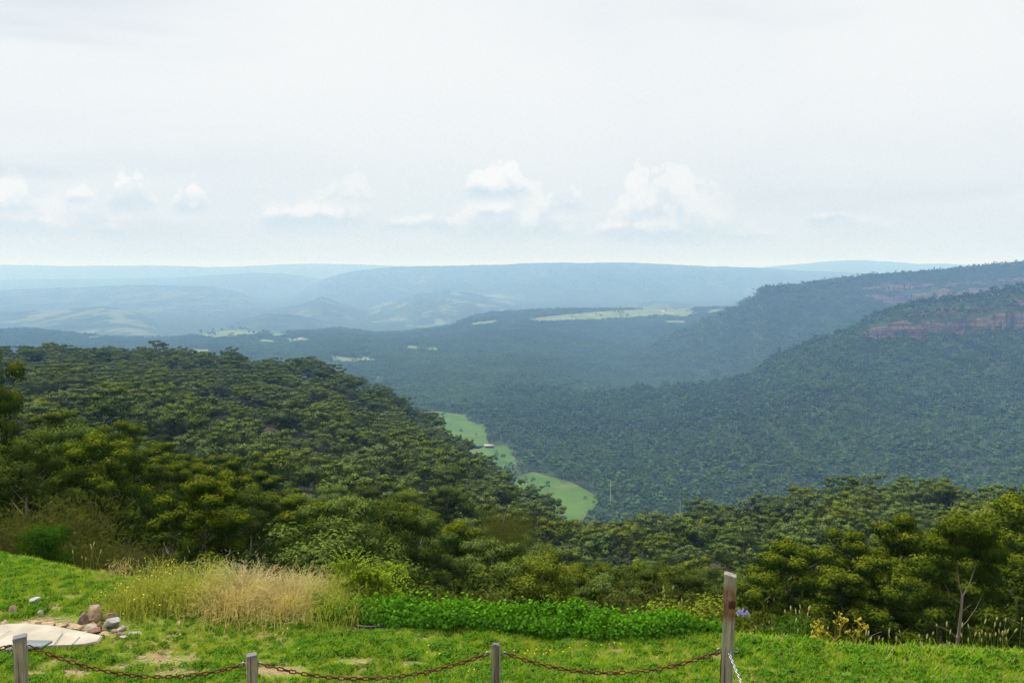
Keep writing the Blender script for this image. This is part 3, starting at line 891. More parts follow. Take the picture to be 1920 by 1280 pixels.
def proto(name, wl, bark, leaf):
    """joined prototype for the masses of trees: wood then leaves"""
    w, l = wl
    g = Geo()
    g.V = w.V + l.V; g.A = w.A + l.A
    g.Q = w.Q + [q + w.n for q in l.Q]
    g.M = w.M + [m + 1 for m in l.M]
    return bpy.data.objects.new(name, g.mesh(name, [bark, leaf]))
def pair(name, wl, bark, leaf):
    w, l = wl
    return w.mesh(name + ' wood', [bark], True), l.mesh(name + ' leaves', [leaf])

def scatter(name, pts, rot, scl, idx, protos, tilt=None):
    """one object that carries a mass of alike plants as instances"""
    coll = bpy.data.collections.new(name + ' kinds')
    for p in protos:
        coll.objects.link(p)
    pts = np.asarray(pts, np.float32)
    me = bpy.data.meshes.new(name)
    me.vertices.add(len(pts)); me.vertices.foreach_set('co', pts.ravel())
    def attr(n, typ, a, prop='value'):
        at = me.attributes.new(n, typ, 'POINT'); at.data.foreach_set(prop, a)
    r3 = np.zeros((len(pts), 3), np.float32); r3[:, 2] = rot
    if tilt is not None:
        r3[:, :2] = tilt
    attr('turn', 'FLOAT_VECTOR', r3.ravel(), 'vector')
    s3 = np.asarray(scl, np.float32)
    if s3.ndim == 1:
        s3 = np.repeat(s3[:, None], 3, 1)
    attr('size', 'FLOAT_VECTOR', np.ascontiguousarray(s3).ravel(), 'vector')
    attr('sort', 'INT', np.asarray(idx, np.int32))
    ng = bpy.data.node_groups.new(name, 'GeometryNodeTree')
    ng.interface.new_socket('Geometry', in_out='INPUT', socket_type='NodeSocketGeometry')
    ng.interface.new_socket('Geometry', in_out='OUTPUT', socket_type='NodeSocketGeometry')
    N = ng.nodes.new
    gi, go = N('NodeGroupInput'), N('NodeGroupOutput')
    iop, ci = N('GeometryNodeInstanceOnPoints'), N('GeometryNodeCollectionInfo')
    ci.inputs['Collection'].default_value = coll
    ci.inputs['Separate Children'].default_value = True
    ci.inputs['Reset Children'].default_value = True
    iop.inputs['Pick Instance'].default_value = True
    def named(n, typ):
        a = N('GeometryNodeInputNamedAttribute'); a.data_type = typ; a.inputs['Name'].default_value = n
        return a.outputs['Attribute']
    e2r = N('FunctionNodeEulerToRotation')
    L = ng.links.new
    L(gi.outputs[0], iop.inputs['Points']); L(ci.outputs[0], iop.inputs['Instance'])
    L(named('sort', 'INT'), iop.inputs['Instance Index'])
    L(named('turn', 'FLOAT_VECTOR'), e2r.inputs[0]); L(e2r.outputs[0], iop.inputs['Rotation'])
    L(named('size', 'FLOAT_VECTOR'), iop.inputs['Scale'])
    L(iop.outputs[0], go.inputs[0])
    o = mobj(name, me)
    md = o.modifiers.new('plants', 'NODES'); md.node_group = ng
    tag(o, kind='stuff')
    return o

def place(name, pr, loc, rz, s, label, cat, group=None):
    e = empty(name, loc, rz, s)
    tag(e, label, cat, group)
    mobj('trunk', pr[0], e); mobj('crown', pr[1], e)
    return e

# near kinds (leaves seen singly)
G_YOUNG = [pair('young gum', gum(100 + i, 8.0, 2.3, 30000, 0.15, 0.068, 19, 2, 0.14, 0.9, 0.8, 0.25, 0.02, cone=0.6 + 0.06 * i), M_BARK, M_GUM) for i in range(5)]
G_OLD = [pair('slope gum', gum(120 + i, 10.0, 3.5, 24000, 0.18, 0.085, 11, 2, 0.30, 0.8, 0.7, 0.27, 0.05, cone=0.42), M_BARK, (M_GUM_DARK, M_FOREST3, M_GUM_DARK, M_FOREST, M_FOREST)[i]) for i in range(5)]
G_SHRUB = [pair('olive shrub', shrub(140 + i, 2.2, 1.5, 15000, 0.14, 0.022, 14), M_BARKD, M_SHRUB) for i in range(2)]
G_BUSH = [pair('leafy bush', gum(150 + i, 2.2, 1.4, 9000, 0.10, 0.06, 9, 2, 0.10, 0.8, 0.6, 0.42, 0.02, 0.03, stems=3), M_BARKD, M_BUSH) for i in range(2)]
G_LOW = [pair('dark bush', gum(160 + i, 2.6, 1.7, 12000, 0.11, 0.05, 9, 2, 0.10, 0.8, 0.6, 0.40, 0.02, 0.03, stems=3), M_BARKD, (M_GUM_DARK, M_FOREST3, M_FOREST)[i]) for i in range(3)]

# ================================================================== trees on the hill below the lookout
VMIN_U = np.array([-400, 0, 110, 220, 330, 440, 560, 700, 800, 950, 1100, 1300, 1420, 1500, 1600, 1700, 1800, 1900, 2300])
VMIN_V = np.array([700, 790, 772, 790, 835, 850, 900, 912, 925, 985, 1035, 1050, 1070, 1020, 1000, 975, 985, 950, 930])
rng = np.random.default_rng(5)
def jitter(x0, x1, y0, y1, s, rng, j=0.42):
    X, Y = np.meshgrid(np.arange(x0, x1, s), np.arange(y0, y1, s), indexing='ij')
    X = X + rng.uniform(-j, j, X.shape) * s; Y = Y + rng.uniform(-j, j, Y.shape) * s
    return X.ravel(), Y.ravel()

HERO = []   # (x, y) of trees placed by hand, kept clear of the others
def hero(u_top, v_top, y, kind, pr, label, cat='tree', rz=None, name='gum_tree', xs=None, proto_h=None, sink=0.0, group=None):
    a, e = ray(u_top, v_top)
    x = a * y
    zg = float(z_near(x, y)) - sink
    h = e * y - zg
    s = h / max(v_.co.z for v_ in pr[1].vertices)
    HERO.append((x, y))
    sc = (s * (xs or 1), s * (xs or 1), s)
    return place(name, pr, (x, y, zg), rng.uniform(0, 6.28) if rz is None else rz, sc, label, cat, group)

hero(-24, 640, 44, 'y', G_YOUNG[0], 'tall dense gum tree at the end of the grass bank, rising past the wooded ridge', xs=0.62, proto_h=8.2)
hero(-70, 770, 33, 'y', G_YOUNG[3], 'yellow-green gum tree close behind the top of the grass bank', xs=1.1, proto_h=8.2)
hero(20, 830, 52, 'y', G_YOUNG[2], 'gum tree with olive crown below the tall dense gum', proto_h=8.2)
hero(110, 768, 82, 'y', G_YOUNG[1], 'round-headed young gum tree with bright yellow-green top among the slope trees', xs=1.25, proto_h=8.2)
hero(222, 785, 84, 'y', G_YOUNG[4], 'young gum tree with golden tips standing above its neighbours on the slope', xs=1.1, proto_h=8.2)
for u, v, y, k in [(60, 840, 74, 0), (165, 850, 70, 1), (300, 822, 86, 2), (345, 850, 82, 3), (425, 848, 90, 4), (492, 878, 88, 0), (545, 910, 92, 2), (270, 900, 66, 3), (380, 930, 68, 1), (460, 950, 66, 4), (190, 930, 58, 2)]:
    hero(u, v, y, 'y', G_YOUNG[k], 'young gum tree with golden-green tips in the thicket on the left slope', xs=rng.uniform(1.0, 1.3), proto_h=8.2, group='young gums in the left thicket')
for u, v, y, k in [(690, 905, 125, 0), (765, 918, 130, 1), (840, 905, 140, 2), (620, 905, 118, 3)]:
    hero(u, v, y, 'o', G_OLD[k], 'broad gum tree with clustered domes of leaves in the middle of the slope', xs=1.1, proto_h=10.4, group='broad gums in the middle of the slope')
# the feathery she-oak and the forked gum in the middle
so = shrub(171, 2.9, 1.75, 5200, 0.34, 0.016, 22, 0.9, 1.3)
cm = so[1].mesh('she-oak leaves', [M_SHRUB])
sw = Geo()
sw.tube([(0.9, 0, -5.2), (0.86, 0, -4.0), (0.6, 0, -3.0), (-0.1, 0, -2.0), (-0.55, 0, -1.1), (-0.65, 0, -0.3), (-0.3, 0, 0.8), (0, 0, 2.2)], [0.14, 0.12, 0.11, 0.10, 0.09, 0.08, 0.05, 0.02], 7)
sw.tube([(0.88, 0, -4.2), (1.15, 0.05, -3.2), (1.3, 0.1, -2.2)], [0.08, 0.06, 0.04], 5)
sw.tube([(0.5, 0, -2.8), (0.35, 0.1, -2.0), (0.1, 0.1, -1.3)], [0.05, 0.04, 0.02], 4)
for v_, q_ in zip(so[0].V, so[0].Q): pass
wm = sw.mesh('she-oak wood', [M_BARK], True)
pc = P(948, 1045, 46)
e = empty('she_oak_tree', (pc.x, pc.y, float(z_near(pc.x, pc.y))))
tag(e, 'feathery olive she-oak on a crooked pale trunk rising behind the green ground cover', 'tree')
dz = pc.z - e.location.z
for nm, me in (('trunk', wm), ('crown', cm)):
    o = mobj(nm, me, e); o.location = (0, 0, dz if nm == 'crown' else dz + 0.1); o.scale = (0.95, 0.95, 0.95)
HERO.append((pc.x, pc.y))
# the stand on the right
hero(1475, 1006, 37, 'y', G_YOUNG[0], 'bushy young gum with golden tips next to the tall timber post', xs=1.15, proto_h=8.2)
hero(1585, 990, 40, 'y', G_YOUNG[1], 'pointed young gum rising behind the golden dead weed', xs=0.95, proto_h=8.2)
hero(1590, 1060, 33, 'y', G_YOUNG[2], 'small round young gum directly behind the golden dead weed', xs=1.25, proto_h=8.2)
hero(1700, 957, 42, 'y', G_YOUNG[3], 'big dense gum with tiered golden crown left of the bare-trunked gum', xs=1.15, proto_h=8.2)
hero(1650, 1040, 36, 'y', G_YOUNG[4], 'dark low gum tucked under the big tiered gum', xs=1.2, proto_h=8.2)
hero(1905, 930, 40, 'y', G_YOUNG[1], 'tall dark gum at the right end of the stand by the seeding grasses', xs=1.3, proto_h=8.2)
hero(1960, 1000, 34, 'y', G_YOUNG[0], 'dark leafy gum beyond the seeding grasses, lower than its neighbour', xs=1.3, proto_h=8.2)
# the gum with the bare pale trunk
def forked_gum():
    rg = np.random.default_rng(77)
    w, l = Geo(), Geo()
    tr = [(-0.2, 0, -3.6), (-0.12, 0, -1.6), (-0.08, 0, -0.3), (0, 0, 0.5), (0.06, 0, 1.2), (0.10, 0, 1.9), (0.12, 0, 2.35)]
    w.tube(tr, [0.10, 0.085, 0.075, 0.065, 0.06, 0.052, 0.05], 7)
    arms = [([(0.12, 0, 2.3), (-0.02, 0, 2.8), (-0.12, 0.02, 3.4), (-0.05, 0, 4.3), (-0.1, 0, 4.9)], 0.034),
            ([(0.12, 0, 2.3), (0.40, 0.05, 2.8), (0.62, 0.1, 3.4), (0.7, 0.1, 4.2), (0.75, 0.1, 4.7)], 0.03),
            ([(0.0, 0, 0.6), (-0.3, 0.05, 0.9), (-0.75, 0.1, 1.1), (-1.05, 0.1, 1.35)], 0.022),
            ([(0.05, 0, 1.0), (0.4, 0.1, 1.3), (0.75, 0.15, 1.8), (1.0, 0.2, 2.3)], 0.022),
            ([(0.1, 0, 2.0), (-0.3, 0.1, 2.3), (-0.6, 0.1, 2.9)], 0.02),
            ([(0.1, 0, 1.7), (0.35, 0.0, 1.9), (0.5, 0, 2.0)], 0.014)]
    for p, r in arms:
        w.tube(p, np.linspace(r, r * 0.3, len(p)), 5)
    for (c, r, n) in [((-0.15, 0, 4.9), 0.75, 2200), ((0.75, 0.1, 4.75), 0.75, 2200), ((-0.75, 0.1, 4.2), 0.65, 1500), ((1.2, 0.1, 3.9), 0.7, 1700),
                      ((-0.9, 0.2, 3.2), 0.6, 1000), ((1.2, 0.3, 2.9), 0.65, 1200), ((0.3, 0.3, 4.3), 0.7, 1600), ((-0.2, -0.1, 4.1), 0.5, 900), ((1.5, 0.2, 2.1), 0.5, 500), ((-1.1, 0.3, 2.2), 0.5, 500)]:
        clump(l, rg, c, r, n, 0.16, 0.06, 0.85, 0, 0.6, 1.0 if c[2] > 3.5 else 0.3)
    return w.mesh('bare gum wood', [M_BARK], True), l.mesh('bare gum leaves', [M_GUM])
a_, e_ = ray(1795, 1225)
yb = 27.0
zb = e_ * yb
ht = ray(1795, 966)[1] * yb - zb
place('gum_tree', forked_gum(), (a_ * yb, yb, zb), 0.0, ht / 5.55, 'gum tree with a bare pale forked trunk in front of the dark stand', 'tree')
HERO.append((a_ * yb, yb))
# shrubs close behind the lawn
def low(u, v, y, pr, ph, label, xs=1.0, name='shrub', group=None, cat='shrub'):
    return hero(u, v, y, '', pr, label, cat, None, name, xs, ph, 0.1, group)
low(190, 962, 23, G_SHRUB[0], 2.45, 'large olive-brown fine-leaved shrub behind the dry grass tuft on the bank', 1.25)
low(60, 900, 27, G_SHRUB[1], 2.45, 'brown-green fine-leaved shrub on the bank between the tall gum and the bright green bush', 1.2)
low(80, 985, 22, G_BUSH[0], 2.4, 'bright green leafy bush at the foot of the grass bank', 0.75, 'bush', cat='bush')
low(435, 1040, 19.5, (G_SHRUB[0][0], None), 2.45, 'x') if False else None
low(790, 1050, 21, G_LOW[0], 2.75, 'rounded olive bush behind the ground cover, next to the fern', 1.2, 'bush', cat='bush')
low(870, 1085, 19, G_SHRUB[1], 2.45, 'low brownish shrub behind the ground cover, below the rounded olive bush', 1.3)
low(1080, 1100, 20, G_SHRUB[0], 2.45, 'low yellow-green twiggy shrub behind the middle of the ground cover', 1.2)
low(1225, 1080, 22, G_SHRUB[1], 2.45, 'twiggy olive shrub with pale flower spikes in front, behind the ground cover', 1.25)
low(1290, 1120, 18.5, G_LOW[1], 2.75, 'dark rounded bush where the ground cover ends by the tall post', 1.2, 'bush', cat='bush')
low(1490, 1100, 22, G_SHRUB[0], 2.45, 'soft olive shrub beside the tall post, in front of the bushy young gum', 1.25)
low(1455, 1150, 15.5, G_BUSH[1], 2.4, 'small bright leafy bush by the lilac flower', 1.2, 'bush', cat='bush')
low(560, 1010, 27, G_LOW[2], 2.75, 'dark bush in the shade behind the straw-coloured grass', 1.3, 'bush', cat='bush')

hx = np.array(HERO)
# the other nearest trees, one by one
X, Y = jitter(-100, 90, 24, 142, 5.7, rng)
k = (np.abs(X / Y) < 0.60)
X, Y = X[k], Y[k]
d2 = np.min(np.hypot(X[:, None] - hx[None, :, 0], Y[:, None] - hx[None, :, 1]), axis=1)
k = d2 > 2.3
X, Y = X[k], Y[k]
order = np.argsort(Y)
n_ind = 0
NEAR_END = 0.0
for i in order:
    x, y = X[i], Y[i]
    zg = float(z_near(x, y))
    u, _ = to_px(x, y, zg)
    vlim = np.interp(u, VMIN_U, VMIN_V)
    hmax = ray(u, vlim + rng.uniform(4, 60))[1] * y - zg
    young = rng.random() < (0.75 if u < 600 or u > 1400 else 0.3)
    hn = rng.uniform(6.0, 9.5) if young else rng.uniform(7.5, 11.0)
    h = min(hn, hmax)
    if h < 1.5 or (1540 < u < 1960 and y < 31):
        continue
    if n_ind >= 262:
        break
    NEAR_END = y
    rz = rng.uniform(0, 6.28)
    zone = 'behind the grass bank' if u < 330 else 'behind the straw mounds' if u < 720 else 'behind the ground cover' if u < 1350 else 'past the tall post'
    row = 'nearer rows' if y < 62 else 'deep down the slope'
    if h < 3.6:
        pr = G_LOW[rng.integers(3)] if rng.random() < 0.6 else G_SHRUB[rng.integers(2)]
        s = h / 2.7
        place('undergrowth_shrub', pr, (x, y, zg), rz, (s * 1.15, s * 1.15, s), f'low dark shrub between the gum trunks {zone}', 'shrub', f'undergrowth {zone}')
    elif young:
        s = h / 8.2
        place('gum_tree', G_YOUNG[rng.integers(5)], (x, y, zg), rz, (s * 1.15, s * 1.15, s), f'slender gum with tufted crown, {row} {zone}', 'tree', f'slender gums {row} {zone}')
    else:
        s = h / 10.4
        place('gum_tree', G_OLD[rng.integers(5)], (x, y, zg), rz, (s, s, s), f'spreading gum with flat leafy domes {row} {zone}', 'tree', f'spreading gums {row} {zone}')
    n_ind += 1

# the rest of the hill: thousands of gums as one mass
def cored(wl, seed, H, Rc, n, ln, wd):
    rg = np.random.default_rng(seed)
    for k in range(3):
        th = k * 2.1 + rg.random()
        clump(wl[1], rg, (math.cos(th) * Rc * 0.3, math.sin(th) * Rc * 0.3, H * rg.uniform(0.62, 0.74)), Rc * rg.uniform(0.48, 0.62), n, ln, wd, 0.8, 0, 0.6, 0.8)
    return wl
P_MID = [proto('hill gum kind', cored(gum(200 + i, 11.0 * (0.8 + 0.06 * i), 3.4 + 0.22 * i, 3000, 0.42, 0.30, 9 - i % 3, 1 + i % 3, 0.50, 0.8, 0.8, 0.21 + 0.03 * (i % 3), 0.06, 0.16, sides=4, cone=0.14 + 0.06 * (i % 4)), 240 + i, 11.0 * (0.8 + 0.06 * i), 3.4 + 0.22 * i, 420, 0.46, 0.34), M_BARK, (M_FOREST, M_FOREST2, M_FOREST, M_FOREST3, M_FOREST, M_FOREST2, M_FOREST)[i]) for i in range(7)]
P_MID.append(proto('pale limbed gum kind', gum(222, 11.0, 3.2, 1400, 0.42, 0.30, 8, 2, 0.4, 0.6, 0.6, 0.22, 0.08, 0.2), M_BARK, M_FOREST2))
X, Y = jitter(-620, 320, 24, 790, 6.9, rng)
a = X / np.maximum(Y, 1)
yc = np.interp(a, NA, NY)
k = (np.abs(a) < 0.66) & (Y > NEAR_END) & (Y < yc + 70) & (fbm(X / 22, Y / 30, 3, 96) > -0.42)
X, Y = X[k], Y[k]
Z = z_near(X, Y)
S = (0.42 + 0.85 * rng.random(len(X)) ** 2.0) * np.where(Y < 200, 0.8, 1.0) * (1 + 0.25 * fbm(X / 45, Y / 45, 2, 95))
S = np.minimum(S, 1.18)
u, _ = np.vectorize(to_px)(X, Y, Z)
lim = np.interp(u, VMIN_U, VMIN_V)
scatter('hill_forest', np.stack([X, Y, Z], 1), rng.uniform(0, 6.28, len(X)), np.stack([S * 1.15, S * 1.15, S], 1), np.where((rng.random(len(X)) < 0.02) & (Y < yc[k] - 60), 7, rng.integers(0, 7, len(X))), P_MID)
N_HILL = len(X)
# trees that stand out on the crest of the hill
def crest_tree(u, v, y, wl_seed, label, xs=1.0):
    a, e = ray(u, v)
    zg = float(z_near(a * y, y))
    pr = pair('crest gum', gum(wl_seed, 12.0, 4.6, 2600, 0.55, 0.3, 8, 3, 0.5, 0.45, 0.3, 0.24, 0.05, 0.2, sides=5), M_BARKD, M_FOREST)
    s = max((e * y - zg) / 12.4, 0.3)
    place('gum_tree', pr, (a * y, y, zg), u * 0.1, (s * xs, s * xs, s), label, 'tree')
crest_tree(302, 634, 688, 301, 'tallest dark gum on the crest of the wooded ridge', 0.95)
crest_tree(62, 650, 690, 302, 'open-crowned gum on the ridge crest above the tall dense gum', 1.2)
crest_tree(120, 653, 690, 303, 'flat-topped gum on the ridge crest between two open gaps', 1.2)
crest_tree(245, 655, 690, 306, 'wide gum on the ridge crest beside the tallest one', 1.3)
crest_tree(440, 658, 665, 307, 'thin open gum on the right shoulder of the ridge crest', 1.2)
crest_tree(625, 680, 625, 304, 'airy layered gum where the wooded ridge starts to fall away', 1.2)
crest_tree(730, 728, 592, 305, 'pale-limbed gum leaning out from the falling edge of the ridge', 1.1)

# ================================================================== paddocks on the valley floor
FIELD_MAIN = [(1000, 886), (1040, 898), (1075, 908), (1100, 922), (1122, 938), (1112, 952), (1100, 962), (1085, 990), (1040, 965), (1000, 955), (960, 940), (955, 900)]
FIELD_MID = [(880, 838), (915, 836), (945, 836), (962, 842), (955, 853), (975, 868), (960, 880), (900, 880), (870, 850)]
FIELD_UP = [(790, 768), (850, 776), (878, 780), (876, 790), (895, 797), (915, 796), (908, 808), (912, 822), (916, 834), (900, 842), (860, 845), (800, 800)]
FIELDS = [FIELD_MAIN, FIELD_MID, FIELD_UP]
def field(polys, material, lift=1.0):
    for poly in polys:
        bm = bmesh.new()
        vs_ = []
        n = len(poly)
        for i in range(n):
            for t in (0, 0.16, 0.33, 0.5, 0.66, 0.83):
                u = poly[i][0] + (poly[(i + 1) % n][0] - poly[i][0]) * t + 3.0 * float(fbm(np.float64(i + t) * 1.3, np.float64(poly[0][0]), 2, 61))
                v = poly[i][1] + (poly[(i + 1) % n][1] - poly[i][1]) * t
                a, e = ray(u, v)
                y = FLOOR_Z / e
                vs_.append(bm.verts.new((a * y, y, FLOOR_Z + lift)))
        bm.faces.new(vs_)
        bmesh.ops.triangulate(bm, faces=bm.faces)
        me = bpy.data.meshes.new('field'); bm.to_mesh(me); bm.free()
        me.materials.append(material)
        o = mobj('field', me)
        tag(o, kind='structure')
field(FIELDS, M_FIELD, 1.2)
def grow(poly, d):
    c = np.mean(poly, 0)
    return [tuple(np.array(p) + d * (np.array(p) - c) / np.linalg.norm(np.array(p) - c)) for p in poly]
field([grow(p, 2.0) for p in FIELDS], M_EARTH, 0.8)

# clearings and pastures on the plain, draped on its ground
CLEAR = [
    [(985, 598), (1040, 592), (1100, 586), (1150, 583), (1210, 580), (1262, 578), (1300, 578), (1308, 588), (1290, 594), (1235, 592), (1180, 596), (1120, 600), (1060, 602), (1010, 604)],
    [(1240, 602), (1290, 601), (1286, 606), (1245, 606)], [(1330, 580), (1365, 579), (1350, 586), (1325, 588)],
    [(355, 628), (390, 620), (440, 616), (490, 618), (495, 626), (450, 630), (400, 634)], [(500, 622), (545, 620), (540, 630), (505, 631)],
    [(530, 636), (575, 632), (585, 640), (535, 643)], [(485, 636), (520, 638), (515, 643), (484, 642)],
    [(755, 648), (790, 650), (788, 656), (760, 655)], [(795, 652), (828, 652), (826, 658), (798, 658)],
    [(620, 668), (660, 672), (700, 668), (706, 676), (660, 680), (622, 677)], [(700, 708), (722, 706), (724, 713), (704, 714)],
    [(350, 656), (392, 655), (395, 664), (372, 668), (352, 664)], [(372, 645), (385, 644), (384, 648), (373, 648)],
    [(225, 624), (262, 624), (264, 631), (228, 632)], [(160, 632), (190, 631), (188, 635), (162, 635)], [(880, 606), (935, 600), (930, 606), (885, 611)]]
def march(u, v):
    a, e = ray(u, v)
    ys = np.linspace(2300, 6600, 900)
    z = z_plain(a * ys, ys)
    hit = np.nonzero(e * ys <= z)[0]
    if len(hit) == 0:
        return None
    y = ys[hit[0]]
    return a * y, y, z[hit[0]]
def drape(poly, material):
    us = [p[0] for p in poly]; vs2 = [p[1] for p in poly]
    nu, nv = max(6, int((max(us) - min(us)) / 2.2)), max(5, int((max(vs2) - min(vs2)) / 0.9))
    U = np.linspace(min(us), max(us), nu); Vv = np.linspace(min(vs2), max(vs2), nv)
    idx = {}; V = []; Q = []
    for i, u in enumerate(U):
        for j, v in enumerate(Vv):
            uu, vv = u + 2.0 * float(fbm(u * 0.2, v * 0.4, 2, 71)), v + 1.0 * float(fbm(u * 0.2, v * 0.4, 2, 72))
            if inpoly(np.array([uu]), np.array([vv]), poly)[0]:
                h = march(u, v)
                if h:
                    idx[i, j] = len(V); V.append((h[0], h[1], h[2] + 2.5))
    for (i, j) in idx:
        if (i + 1, j) in idx and (i, j + 1) in idx and (i + 1, j + 1) in idx:
            Q.append((idx[i, j], idx[i, j + 1], idx[i + 1, j + 1], idx[i + 1, j]))
    if Q:
        o = mobj('field', mesh_np('field', V, Q, [material]))
        tag(o, kind='structure')
for p in CLEAR:
    drape(p, M_PASTURE)

# ================================================================== forests of the valley and mountains
def in_fields(x, y, z, polys, h=10.0):
    u0, v0 = np.vectorize(to_px)(x, y, z)
    u1, v1 = np.vectorize(to_px)(x, y, z + h)
    k = np.zeros(len(x), bool)
    for p in polys:
        k |= inpoly(u0, v0, p)
        k |= inpoly(u1, v1 + 1.0, p)
    return k
def dome_tree(seed, H, Rc, n):
    rg = np.random.default_rng(seed)
    w, l = Geo(), Geo()
    w.tube([(0, 0, -2), (rg.normal() * 0.3, rg.normal() * 0.3, H * 0.5), (rg.normal() * 0.6, rg.normal() * 0.6, H * 0.85)], [0.34, 0.26, 0.12], 4)
    th0 = rg.uniform(0, 6.28)
    for k in range(5):
        if k == 0: c, r = np.array([0, 0, H - 0.62 * Rc]), Rc * 0.62
        else:
            th = th0 + k * 1.571 + rg.normal() * 0.3
            c, r = np.array([math.cos(th) * Rc * 0.5, math.sin(th) * Rc * 0.5, H - Rc * rg.uniform(0.8, 1.25)]), Rc * rg.uniform(0.4, 0.55)
        w.tube([(0, 0, H * 0.55), c], [0.14, 0.06], 3)
        m_ = int(n * (r / Rc) ** 2)
        d = rdir(rg, m_); d[:, 2] = np.where(d[:, 2] < -0.35, -d[:, 2], d[:, 2])
        C = c + d * (r * rg.uniform(0.75, 1.05, m_))[:, None] * np.array([1, 1, 0.85])
        tip = np.clip((d[:, 2] - 0.2) * 1.5, 0, 1) * (0.3 + 0.7 * rg.random(m_)) * 0.85  # highlight on the dome tops painted in with lighter leaves
        l.cards(C, unit(d + 0.22 * rg.normal(size=(m_, 3))), rdir(rg, m_), 1.5 * rg.uniform(0.7, 1.2, m_), 1.1, 0, tip)
    return w, l
P_FAR = [proto('mountain tree kind', dome_tree(230 + i, 19.0 + i, 5.6 + 0.4 * (i % 3), 420) if i < 3 else gum(230 + i, 19.0 + i, 5.8, 700, 1.1, 0.9, 6, 1, 0.45, 0.85, 0.85, 0.34, 0.04, 0.25, sides=3, cone=0.4), M_BARK, M_FAR) for i in range(6)]
def patch(seed, size, n, H):
    rg = np.random.default_rng(seed)
    w, l = Geo(), Geo()
    for i in range(n):
        x, y = rg.uniform(-size / 2, size / 2, 2)
        h = H * rg.uniform(0.5, 1.1); r = rg.uniform(4.0, 7.0)
        w.tube([(x, y, -3), (x, y, h * 0.8)], [0.3, 0.15], 3)
        for q in range(2):
            clump(l, rg, (x + rg.normal() * 1.8, y + rg.normal() * 1.8, h * 0.75 + rg.normal() * 1.0), r * 0.75, 22, 2.6, 2.0, 0.65, 0, 0.5)
    return w, l
P_PATCH = [proto('valley wood kind', patch(260 + i, 42.0, 15, 18.0), M_BARK, M_PLAIN) for i in range(5)]
# right mountain and the valley floor at its foot
X, Y = jitter(-330, 1750, 930, 2720, 10.6, rng)
a = X / Y
k = (a < 0.66) & (a > -0.14)
X, Y = X[k], Y[k]
Zf = z_plain(X, Y); Z1 = z_r1(X, Y)
dz = np.abs(z_r1(X, Y + 4) - z_r1(X, Y - 4))
Z = np.maximum(Zf, Z1)
ahead = z_r1(X, Y + 26) - z_r1(X, Y)
k = ((dz < 9) | (rng.random(len(X)) < 0.12)) & ((ahead < 22) | (rng.random(len(X)) < 0.3)) & ~((Z1 > Zf) & (Y > np.interp(X / Y, R1A, R1Y) + 60)) & (z_near(X, Y) < Z - 2)
k &= ~((Y > 2450) & (X / Y < ua(1330))) & ~((Y > 2170) & (X / Y < ua(930)))
X, Y, Z = X[k], Y[k], Z[k]
k = ~in_fields(X, Y, Z, FIELDS, 14.0) | (rng.random(len(X)) < 0.03)
X, Y, Z = X[k], Y[k], Z[k]
S = 0.42 + 0.8 * rng.random(len(X)) ** 1.5
scatter('mountain_forest', np.stack([X, Y, Z - 0.5], 1), rng.uniform(0, 6.28, len(X)), np.stack([S, S, S * rng.uniform(0.85, 1.2, len(X))], 1), rng.integers(0, 6, len(X)), P_FAR)
N_MTN = len(X)
# the plain and the second mountain in patches of woodland
X, Y = jitter(-4200, 3900, 2150, 6900, 33.0, rng)
a = X / Y
k = (np.abs(a) < 0.62) & (Y < np.interp(a, PA, PY) + 120) & ~((a > ua(1330)) & (Y < 2700))
X, Y = X[k], Y[k]
Zf = z_plain(X, Y); Z2 = z_r2(X, Y)
dz = np.abs(z_r2(X, Y + 8) - z_r2(X, Y - 8))
onr2 = Z2 > Zf
k = ~(onr2 & ((dz > 18) | ((z_r2(X, Y + 50) - z_r2(X, Y) > 38) & (rng.random(len(X)) < 0.75)) | (Y > np.interp(X / Y, R2A, R2Y) + 130)))
X, Y, Z = X[k], Y[k], np.maximum(Zf, Z2)[k]
k = ~in_fields(X, Y, Z, CLEAR + FIELDS, 9.0)
X, Y, Z = X[k], Y[k], Z[k]
S = rng.uniform(0.8, 1.1, len(X))
scatter('valley_forest', np.stack([X, Y, Z - 1.0], 1), rng.integers(0, 4, len(X)) * 1.5708, np.stack([S, S, S * rng.uniform(0.7, 1.15, len(X))], 1), rng.integers(0, 5, len(X)), P_PATCH)
N_VAL = len(X)
# scattered trees on the skyline of the second mountain and in the pastures
sk = []
for u in np.arange(1428, 1990, 3.1):
    a = ua(u, 520); yb = np.interp(a, R2A, R2Y) + rng.uniform(-40, 60)
    if rng.random() < 0.8:
        sk.append((a * yb, yb, float(z_r2(a * yb, yb)) - 0.5))
for _ in range(420):
    poly = CLEAR[rng.choice([0, 0, 0, 0, 3, 3, 4, 5, 9])]
    u = rng.uniform(min(p[0] for p in poly), max(p[0] for p in poly)); v = rng.uniform(min(p[1] for p in poly), max(p[1] for p in poly))
    h = march(u, v)
    if h and vnoise(u * 0.06, v * 0.25, 91) > 0.5: sk.append(h)
sk = np.array(sk)
scatter('skyline_forest', sk, rng.uniform(0, 6.28, len(sk)), rng.uniform(0.7, 1.25, len(sk)), rng.integers(0, 6, len(sk)), [p.copy() for p in P_FAR])
print('trees', n_ind, NEAR_END, N_HILL, N_MTN, N_VAL)

